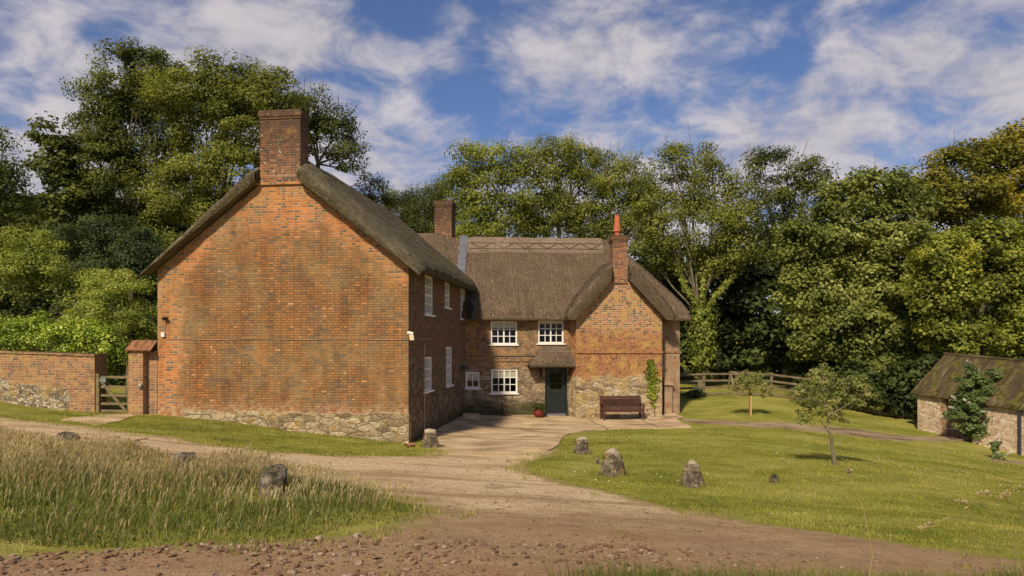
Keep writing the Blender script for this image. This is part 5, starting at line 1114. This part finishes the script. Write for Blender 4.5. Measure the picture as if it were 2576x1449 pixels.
mass('undergrowth', 'shadowy undergrowth filling the wood above the garden', [(x, y, 80, 60) for x in range(-60, 720, 80) for y in (560, 640, 720)], 46, 'wood', .2, 70, 3.8, .9)
mass('undergrowth', 'dense shaded greenery behind the shed roof at the right edge', [(x, y, 70, 50) for x in range(2300, 2760, 70) for y in (760, 840, 910)], 41, 'wood', .16, 70, 4.2, .8)
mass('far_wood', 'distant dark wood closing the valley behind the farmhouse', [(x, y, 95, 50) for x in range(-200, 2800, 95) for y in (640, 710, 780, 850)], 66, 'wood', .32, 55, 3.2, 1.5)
tag(bpy.data.objects['far_wood'], kind='stuff')

# small trees on the lawn
def small_tree(name, label, bpx, bpy_, pts, L_, Y, mat, ls, per, rc, k, r0, stake=False, cat='tree', group=None, flower=0):
    g = np.random.default_rng(hash_(label) % 2**31); b = G(bpx, bpy_); Y = b[1]; t = empty(name, b, label, cat, group); lb = lobes3(L_, Y, .9)
    c, n, r, cl = crown(lb, rc, per, k, g, .7, .1); make_leaves('crown', c, n, ls, r, LF[mat], t, .55)
    P_ = [b-V3(0, 0, .1)]+[P(x, y, Y) for x, y in pts]; mb = MB(); mb.tube(P_, np.linspace(r0*1.3, r0*.6, len(P_)), 8); fk = P_[-1]; lowp = P_[-2]
    for (lc, lr) in lb:
        m1 = (fk+lc)/2+g.standard_normal(3)*.06; mb.tube([[fk, lowp][g.integers(2)] if lc[2] < fk[2]+.1 else fk, m1, lc], [r0*.42, r0*.26, r0*.12], 5)
        near = cl[np.linalg.norm(cl-lc, axis=1) < lr[0]*1.3]
        for q in near[:9]: mb.tube([lc, (lc+q)/2+g.standard_normal(3)*.03, q], [r0*.2, r0*.13, r0*.05], 4)
    mb.build('trunk', M['barkpale'], t, merge=False)
    if stake:
        mb = MB(); p = b+V3(.03, -.06, 0); mb.bar(p-V3(0, 0, .1), V3(p[0], p[1], P(bpx, 985, Y)[2]), .07, .06, up=(0, 1, 0)); mb.build('stake', M['stake'], t, bevel=.005)
        mb = MB(); q = V3(p[0], p[1], P(bpx, 992, Y)[2]); mb.bar(q-V3(0, 0, .03), q+V3(0, 0, .03), .09, .08, up=(0, 1, 0)); mb.build('tree_tie', M['iron'], t)
    if flower:
        F_ = cl[g.permutation(len(cl))[:flower]]; cs, nn = [], []
        for q in F_:
            u = unit(q-sum(x[0] for x in lb)/len(lb)+np.array([0, -.3, .4])); m = 60; tt = g.random((m, 1)); cs.append(q+u*(.1+tt*.26)+g.standard_normal((m, 3))*(.035*(1-tt)+.006)); nn.append(g.standard_normal((m, 3)))
        cs = np.concatenate(cs); make_leaves('blossom', cs, np.concatenate(nn), .022, g.random(len(cs)), LF['flower'], t, .8)
    return t
small_tree('apple_tree', 'spreading young apple tree with a leaning trunk on the front lawn', 2103, 1172, [(2094, 1130), (2090, 1095), (2083, 1080), (2082, 1048)], [(2030, 985, 45, 36), (2075, 945, 34, 30), (2110, 985, 42, 36), (2150, 965, 34, 30), (2150, 1010, 30, 22), (2185, 992, 26, 18), (2040, 1030, 38, 26), (2085, 1025, 36, 26), (2020, 1060, 26, 16), (2110, 1055, 26, 14)], 18, 'apple', .028, 32, .12, 4.2, .045)
small_tree('apple_tree', 'little staked fruit tree close to the rail fence', 1886, 1046, [(1886, 1000), (1885, 970)], [(1862, 962, 24, 18), (1888, 950, 24, 16), (1912, 962, 22, 18), (1850, 985, 14, 14), (1925, 985, 12, 16), (1885, 975, 24, 12)], 29, 'apple', .036, 40, .17, 4.2, .035, stake=True)
small_tree('lawn_shrub', 'low grey green bush on the grass near the fence corner', 1752, 1000, [(1752, 996)], [(1740, 992, 14, 8), (1757, 990, 16, 9), (1768, 994, 10, 6)], 33, 'grey', .05, 70, .18, 5, .02, cat='shrub')
small_tree('buddleia', 'tall white flowered buddleia in front of the shed door', 2488, 1118, [(2486, 1080), (2484, 1040)], [(2440, 960, 30, 34), (2470, 985, 36, 40), (2430, 1020, 40, 34), (2480, 1040, 42, 36), (2520, 1010, 34, 36), (2450, 1070, 38, 28), (2500, 1085, 34, 26), (2550, 975, 26, 22), (2545, 1050, 22, 26), (2405, 1042, 26, 18), (2455, 1020, 40, 40), (2470, 1075, 44, 34), (2500, 1060, 40, 40), (2440, 930, 16, 16), (2500, 945, 20, 16)], 26, 'budd', .045, 62, .17, 4.6, .04, cat='shrub', flower=42)
small_tree('buddleia', 'drooping pale buddleia sprig on the grass below the shed', 2507, 1155, [(2506, 1130), (2504, 1105)], [(2506, 1148, 16, 8), (2505, 1125, 8, 16)], 26, 'budd', .05, 45, .12, 4, .012, cat='shrub', flower=5)
# climber on the wing gable
g = np.random.default_rng(8); V_, N_ = [], []
iv = empty('wall_ivy', FW(FW.hit(1640, 1040)[0], -.1, .03), 'slim yellow green climber growing up the gable wall behind the bench', 'climber')
for i in range(950):
    t_ = g.random()**.8; py = 1030-125*t_; wpx = 4+11*math.sin(min(1, t_*1.25)*math.pi*.62+.1)*(1 if t_ < .85 else .6); px = 1644-9*t_+g.standard_normal()*wpx*.45
    if t_ < .22 and g.random() < .7: continue
    a, z = FW.hit(px, py); V_.append(FW(a, z, .03+.05*g.random())); N_.append(-V_M*1.0+g.standard_normal(3)*.45)
make_leaves('foliage', np.array(V_), np.array(N_), .042, g.random(len(V_)), LF['ivy'], iv, .85)
mb = MB(); mb.tube([FW(FW.hit(1647, 1060)[0], -.15, .03), FW(FW.hit(1644, 1000)[0], HC+FW.hit(1644, 1000)[1]-HC, .03), FW(FW.hit(1638, 930)[0], FW.hit(1638, 930)[1], .03)], [.02, .015, .006], 5); mb.build('stem', M['twig'], iv, merge=False)
# plant in the pot
g = np.random.default_rng(9); c = V3(gp[0], gp[1], zp+.42); m = 420; o = unit(g.standard_normal((m, 3)))*(g.random((m, 1))**.35)*np.array([.27, .24, .19]); make_leaves('foliage', c+o, unit(o)+g.standard_normal((m, 3))*.4+np.array([0, 0, .4]), .045, g.random(m)*.5, LF['ashdark'], fp, .6)

# ---------------------------------------------------------------- grass
def blades(name, xy, hh, ww, mat, label, lean=.3, rnd=None, z=None, g=rng, bend=None, kind='stuff', cat='grass'):
    N = len(xy); x, y = xy[:, 0], xy[:, 1]; z = H(x, y) if z is None else z; a = g.random(N)*6.283; dx, dy = np.cos(a), np.sin(a)
    b = g.random(N)*6.283; lx_, ly_ = np.cos(b)*lean*hh*g.random(N)+(bend[0] if bend else 0)*hh, np.sin(b)*lean*hh*g.random(N)+(bend[1] if bend else 0)*hh
    p0 = np.stack([x-dx*ww/2, y-dy*ww/2, z-.01], 1); p1 = np.stack([x+dx*ww/2, y+dy*ww/2, z-.01], 1)
    q0 = np.stack([x-dx*ww*.35+lx_*.35, y-dy*ww*.35+ly_*.35, z+hh*.6], 1); q1 = np.stack([x+dx*ww*.35+lx_*.35, y+dy*ww*.35+ly_*.35, z+hh*.6], 1); t_ = np.stack([x+lx_, y+ly_, z+hh], 1)
    V = np.stack([p0, p1, q1, q0, t_], 1).reshape(-1, 3); i = np.arange(N)*5
    F = [np.stack([i, i+1, i+2, i+3], 1), np.stack([i+3, i+2, i+4], 1)]
    rnd = g.random(N) if rnd is None else rnd
    o = np_mesh(name, V, F, mat, None, {'rnd': np.repeat(rnd, 5)}); tag(o, label, cat, kind=kind); return V.reshape(-1, 5, 3)
def scatter(n, x0, x1, y0, y1, g): return np.stack([x0+(x1-x0)*g.random(n), y0+(y1-y0)*g.random(n)], 1)
g = np.random.default_rng(31)
p = scatter(800000, -14, 17, 8, 31, g); p = p[g.random(len(p)) < np.clip(16/p[:, 1], .25, 1)**1.6]
inv = np.abs(p[:, 0]) < .72*p[:, 1]+.5; p = p[inv]
mk = masks(p[:, 0], p[:, 1]); isl = sdf(ISLE, p[:, 0], p[:, 1])
hs = (p[:, 0]+3.08)*V_L[0]+(p[:, 1]-21.45)*V_L[1]; us = (p[:, 0]+3.08)*U_L[0]+(p[:, 1]-21.45)*U_L[1]
ok = (mk > -.02) & ~((hs > -.02) & (us < .02)) & (isl < .3); p = p[ok]; mk = mk[ok]
dn = vnoise(p[:, 0], p[:, 1], .8, 4)+vnoise(p[:, 0], p[:, 1], .25, 5)*.7; keep = g.random(len(p)) < np.clip(.62+dn*1.1, .12, 1); p, mk, dn = p[keep], mk[keep], dn[keep]
hh = (.012+.026*g.random(len(p)))*(1+1.2*np.clip(dn, 0, 1)); ww = .006+.006*g.random(len(p)); big = vnoise(p[:, 0]*.6, p[:, 1]*1.4, 1.5, 17)+vnoise(p[:, 0]*.6, p[:, 1]*1.4, .5, 18)*.6
blades('lawn_grass', p, hh, ww*(1+p[:, 1]*.025), LF['lawn'], 'short mown green grass of the lawn and verges', 1.1, np.clip(.5+.2*g.standard_normal(len(p))-dn*.15+big*.7, 0, 1), g=g)
# tufts breaking the edge of the track
p = scatter(90000, -14, 10, 6, 24, g); mk = masks(p[:, 0], p[:, 1]); md = vnoise(p[:, 0], p[:, 1], .6, 7)+vnoise(p[:, 0], p[:, 1], .2, 8)
ok = (mk > -.75) & (mk < .25) & (md > .12) & (sdf(YARD, p[:, 0], p[:, 1]) < 0); p = p[ok]
blades('edge_grass', p, .03+.07*g.random(len(p)), .012+0*p[:, 0], LF['lawn'], 'ragged grass tufts along the edges of the stony track', .9, g=g)
# longer grass the mower leaves round each stone and post
rg = []
for sx_, sy_, sr_ in ((1464, 1143, .22), (1541, 1198, .34), (1746, 1226, .33), (1950, 1216, .17), (2103, 1172, .1), (1081, 1128, .3), (1886, 1046, .1), (680, 1250, .3)):
    q_ = G(sx_, sy_); a_ = g.random(420)*6.283; r_ = sr_*(.85+.5*g.random(420)); rg.append(np.stack([q_[0]+np.cos(a_)*r_, q_[1]+sr_+np.sin(a_)*r_*.95], 1))
p = np.concatenate(rg); blades('tuft_grass', p, .04+.09*g.random(len(p)), .008+0*p[:, 0], LF['lawn'], 'longer grass tufts left around the stones and tree stems', .6, g=g)
# tall meadow
p = scatter(230000, -16, 0, 6.5, 19, g); s_ = sdf(ISLE, p[:, 0], p[:, 1]); s_ = s_+vnoise(p[:, 0], p[:, 1], .7, 9)*.5; ok = s_ > .0; p, s_ = p[ok], s_[ok]; ok = np.abs(p[:, 0]) < .75*p[:, 1]+1; p, s_ = p[ok], s_[ok]
lo_ = np.clip((p[:, 1]-8.2)/2.2, 0, 1); hg = np.clip(.25+s_*.75, .1, 1)*(.45+.55*lo_); nn_ = vnoise(p[:, 0], p[:, 1], 1.1, 10)
hh = hg*(.13+.17*g.random(len(p)))*(1+nn_*1.1)
near = np.ones(len(p))
for sx_, sy_, sw_ in ((163, 1136, 1.2), (462, 1180, 1.1), (680, 1248, .6)):
    q_ = G(sx_, sy_); near = np.minimum(near, .3+.7*np.clip((np.hypot(p[:, 0]-q_[0], (p[:, 1]-q_[1]+.5)*.6)-.15)/sw_, 0, 1))
hh = hh*near*(1-.25*np.clip((p[:, 1]-11.5)/2.5, 0, 1)); hg = hg*near
keep = g.random(len(p)) < np.clip(.55+nn_+.3*(hh < .1), .2, 1); p, hh, nn_, hg, lo_ = p[keep], hh[keep], nn_[keep], hg[keep], lo_[keep]
blades('meadow_grass', p, hh, .008+.006*g.random(len(p)), LF['tall'], 'uncut green meadow grass on the bank left of the track', 1.3, np.clip(.35+.2*g.standard_normal(len(p))+.35*np.clip((p[:, 1]-11)/5, -.6, 1)+nn_*.8, 0, 1), g=g, bend=(.12, 0))
# seed stalks
k = g.random(len(p)) < .5*np.clip((p[:, 1]-8.0)/4, .06, 1)*(.5+hg); sp = p[k]+g.standard_normal((k.sum(), 2))*.03; N = len(sp); hs_ = (hh[k]+.05)*1.1+.12*g.random(N)*hg[k]; z = H(sp[:, 0], sp[:, 1])
Vv = []; a = g.random(N)*6.28; ln = .7*g.random(N)*hs_; ex, ey = np.cos(a)*ln*.6+.14*hs_, np.sin(a)*ln*.6
def strip(x0, z0, x1, z1, w0, w1, ang):
    dx, dy = np.cos(ang), np.sin(ang)
    A = np.stack([x0[:, 0]-dx*w0, x0[:, 1]-dy*w0, z0], 1); B = np.stack([x0[:, 0]+dx*w0, x0[:, 1]+dy*w0, z0], 1); C = np.stack([x1[:, 0]+dx*w1, x1[:, 1]+dy*w1, z1], 1); D = np.stack([x1[:, 0]-dx*w1, x1[:, 1]-dy*w1, z1], 1)
    return np.stack([A, B, C, D], 1).reshape(-1, 3)
b0_ = sp; m0 = sp+np.stack([ex, ey], 1)*.5; t0_ = sp+np.stack([ex, ey], 1); hd = t0_+np.stack([ex+.03, ey], 1)*.35; hl = .05+.05*g.random(N)
o1 = np.full(N, .0016); V1 = strip(b0_, z, m0, z+hs_*.6, o1, o1, a); V2 = strip(m0, z+hs_*.6, t0_, z+hs_, o1, o1, a)
hw = .0055+.004*g.random(N); hm = (t0_+hd)/2
S1 = strip(t0_, z+hs_, hm, z+hs_+hl*.5, o1, hw, a); S2 = strip(hm, z+hs_+hl*.5, hd, z+hs_+hl*.85, hw, o1, a); S3 = strip(t0_, z+hs_, hm, z+hs_+hl*.5, o1, hw, a+1.57); S4 = strip(hm, z+hs_+hl*.5, hd, z+hs_+hl*.85, hw, o1, a+1.57)
V = np.concatenate([V1, V2, S1, S2, S3, S4]); tag(np_mesh('seed_heads', V, np.arange(len(V)).reshape(-1, 4), LF['seed'], None, {'rnd': np.tile(np.repeat(g.random(N), 4), 6)}), 'pale nodding seed heads above the meadow grass', 'grass', kind='stuff')
# rough grass at the near verge
p = scatter(42000, .3, 6.2, 4.9, 6.7, g); e_ = 6.0+vnoise(p[:, 0], p[:, 0]*0, .8, 12)*.5+np.clip(p[:, 0]-2, 0, 4)*.1; ok = (p[:, 1] < e_) & (g.random(len(p)) < np.clip((p[:, 0]-.2)*.8, .08, 1)); p = p[ok]
blades('verge_grass', p, .06+.2*g.random(len(p)), .005+.003*g.random(len(p)), LF['tall'], 'rough green grass along the near verge at the bottom', .8, .2+.5*g.random(len(p)), g=g, bend=(-.05, 0))
# tall bent grass stalks close to the viewer
def stalk(name, label, base, pts, head, group):
    t = empty(name, base, label, 'grass stalk', group); mb = MB(); P_ = [V3(*base)]+[V3(*q) for q in pts]; mb.tube(P_, np.linspace(.004, .0022, len(P_)), 5); mb.build('stem', M['strawm'], t, merge=False)
    gg = np.random.default_rng(hash_(label) % 2**31); e = P_[-1]; d = unit(P_[-1]-P_[-2]); m = 110; tt = gg.random((m, 1)); c = e+d*(tt-.25)*head+gg.standard_normal((m, 3))*.007*(1.2-tt); make_leaves('seed_head', c, gg.standard_normal((m, 3)), .011, gg.random(m), LF['seed'], t, .35)
M['strawm'] = simple('straw stem', (.3, .24, .1), .8)
GS = 'tall bent grass stalks at the near right verge'
for i, (bx_, by_, tops, hd_, lb_) in enumerate((
  (3.0, 4.3, [(2480, 1400, 4.2), (2440, 1330, 4.15), (2390, 1300, 4.1), (2340, 1318, 4.05)], .12, 'straw grass stalk arching far left over the lawn edge, with a drooping head'),
  (3.2, 4.3, [(2560, 1400, 4.2), (2520, 1310, 4.15), (2460, 1265, 4.1), (2425, 1262, 4.05)], .1, 'straw grass stalk bent left with a level head, second from the left'),
  (3.5, 4.2, [(2600, 1350, 4.2), (2560, 1270, 4.1), (2515, 1240, 4.05), (2480, 1240, 4.0)], .1, 'straw grass stalk with a flat feathery head, nearest the right edge'),
  (3.6, 4.2, [(2640, 1320, 4.2), (2590, 1225, 4.1), (2550, 1225, 4.05), (2530, 1240, 4.0)], .11, 'highest straw grass stalk with a hooked heavy head at the right edge'))):
    g0_ = h(bx_, by_); stalk('grass_stalk', lb_, (bx_, by_, g0_), [P(x, y, Y) for x, y, Y in tops], hd_, GS)
g0_ = h(2.05, 4.3); stalk('grass_stalk', 'single upright thin green stalk rising from the near verge over the track', (2.05, 4.3, g0_), [P(2195, 1400, 4.3), P(2175, 1290, 4.3), P(2135, 1185, 4.3)], .03, GS)
# gravel
g = np.random.default_rng(44); t_ = (1+5**.5)/2; ico = np.array([(-1, t_, 0), (1, t_, 0), (-1, -t_, 0), (1, -t_, 0), (0, -1, t_), (0, 1, t_), (0, -1, -t_), (0, 1, -t_), (t_, 0, -1), (t_, 0, 1), (-t_, 0, -1), (-t_, 0, 1)])/1.9
icf = np.array([(0, 11, 5), (0, 5, 1), (0, 1, 7), (0, 7, 10), (0, 10, 11), (1, 5, 9), (5, 11, 4), (11, 10, 2), (10, 7, 6), (7, 1, 8), (3, 9, 4), (3, 4, 2), (3, 2, 6), (3, 6, 8), (3, 8, 9), (4, 9, 5), (2, 4, 11), (6, 2, 10), (8, 6, 7), (9, 8, 1)])
p = np.concatenate([scatter(10500, -5, 5.5, 5.2, 8.0, g), scatter(7000, -8, 8, 7, 12, g), scatter(6000, -15, 9, 12, 22, g)]); mk = masks(p[:, 0], p[:, 1]); cl_ = vnoise(p[:, 0], p[:, 1], .7, 14)
ok = (mk < -.05) & (sdf(YARD, p[:, 0], p[:, 1]) < 0) & (np.abs(p[:, 0]) < .75*p[:, 1]+.5) & (g.random(len(p)) < np.clip(.5+cl_*1.2, .1, 1)); p = p[ok]; N = len(p)
sz = (.006+.02*g.random(N)**2.6)*np.where(p[:, 1] < 7.4, 1.15, .6)*np.where((p[:, 0] > 1.5) & (p[:, 1] < 8), .6, 1)
V = ico[None]*(1+.28*g.standard_normal((N, 12, 1)))*np.stack([1+.5*g.random(N), 1+.5*g.random(N), .55+.3*g.random(N)], 1)[:, None]*sz[:, None, None]
a = g.random(N)*6.28; ca, sa = np.cos(a)[:, None], np.sin(a)[:, None]; V = np.stack([V[..., 0]*ca-V[..., 1]*sa, V[..., 0]*sa+V[..., 1]*ca, V[..., 2]], -1)
V = V+np.stack([p[:, 0], p[:, 1], H(p[:, 0], p[:, 1])+.004+sz*.35], 1)[:, None]
F = (icf[None]+np.arange(N)[:, None, None]*12).reshape(-1, 3)
gm = NT('loose stones'); vv = gm.obj(); cc_ = gm.ramp(gm.attr('rnd'), [(0, (.07, .045, .03)), (.3, (.17, .1, .06)), (.55, (.27, .175, .1)), (.78, (.3, .23, .165)), (.95, (.44, .37, .29)), (1, (.3, .13, .06))]); gm.pr(gm.mix(gm.noise(vv, 40, 3), cc_, (.16, .09, .055)), .9, None, .15)
tag(np_mesh('gravel', V.reshape(-1, 3), F, gm.m, None, {'rnd': np.repeat(g.random(N), 12)}), 'loose brown and grey stones scattered over the track', 'gravel', kind='stuff')
# daisies and fallen leaves on the lawn
p = scatter(900, 1, 17, 14, 29, g); cl_ = vnoise(p[:, 0], p[:, 1], 1.6, 15); mk = masks(p[:, 0], p[:, 1]); ok = (mk > .3) & (cl_ > .02); p = p[ok]; N = len(p)
make_leaves('daisies', np.stack([p[:, 0], p[:, 1], H(p[:, 0], p[:, 1])+.05], 1), np.tile([0, -.4, 1.0], (N, 1))+.2*g.standard_normal((N, 3)), .014, g.random(N), LF['flower'], None, 1.0); tag(bpy.data.objects['daisies'], 'tiny white daisies dotted over the lawn', 'flowers', kind='stuff')
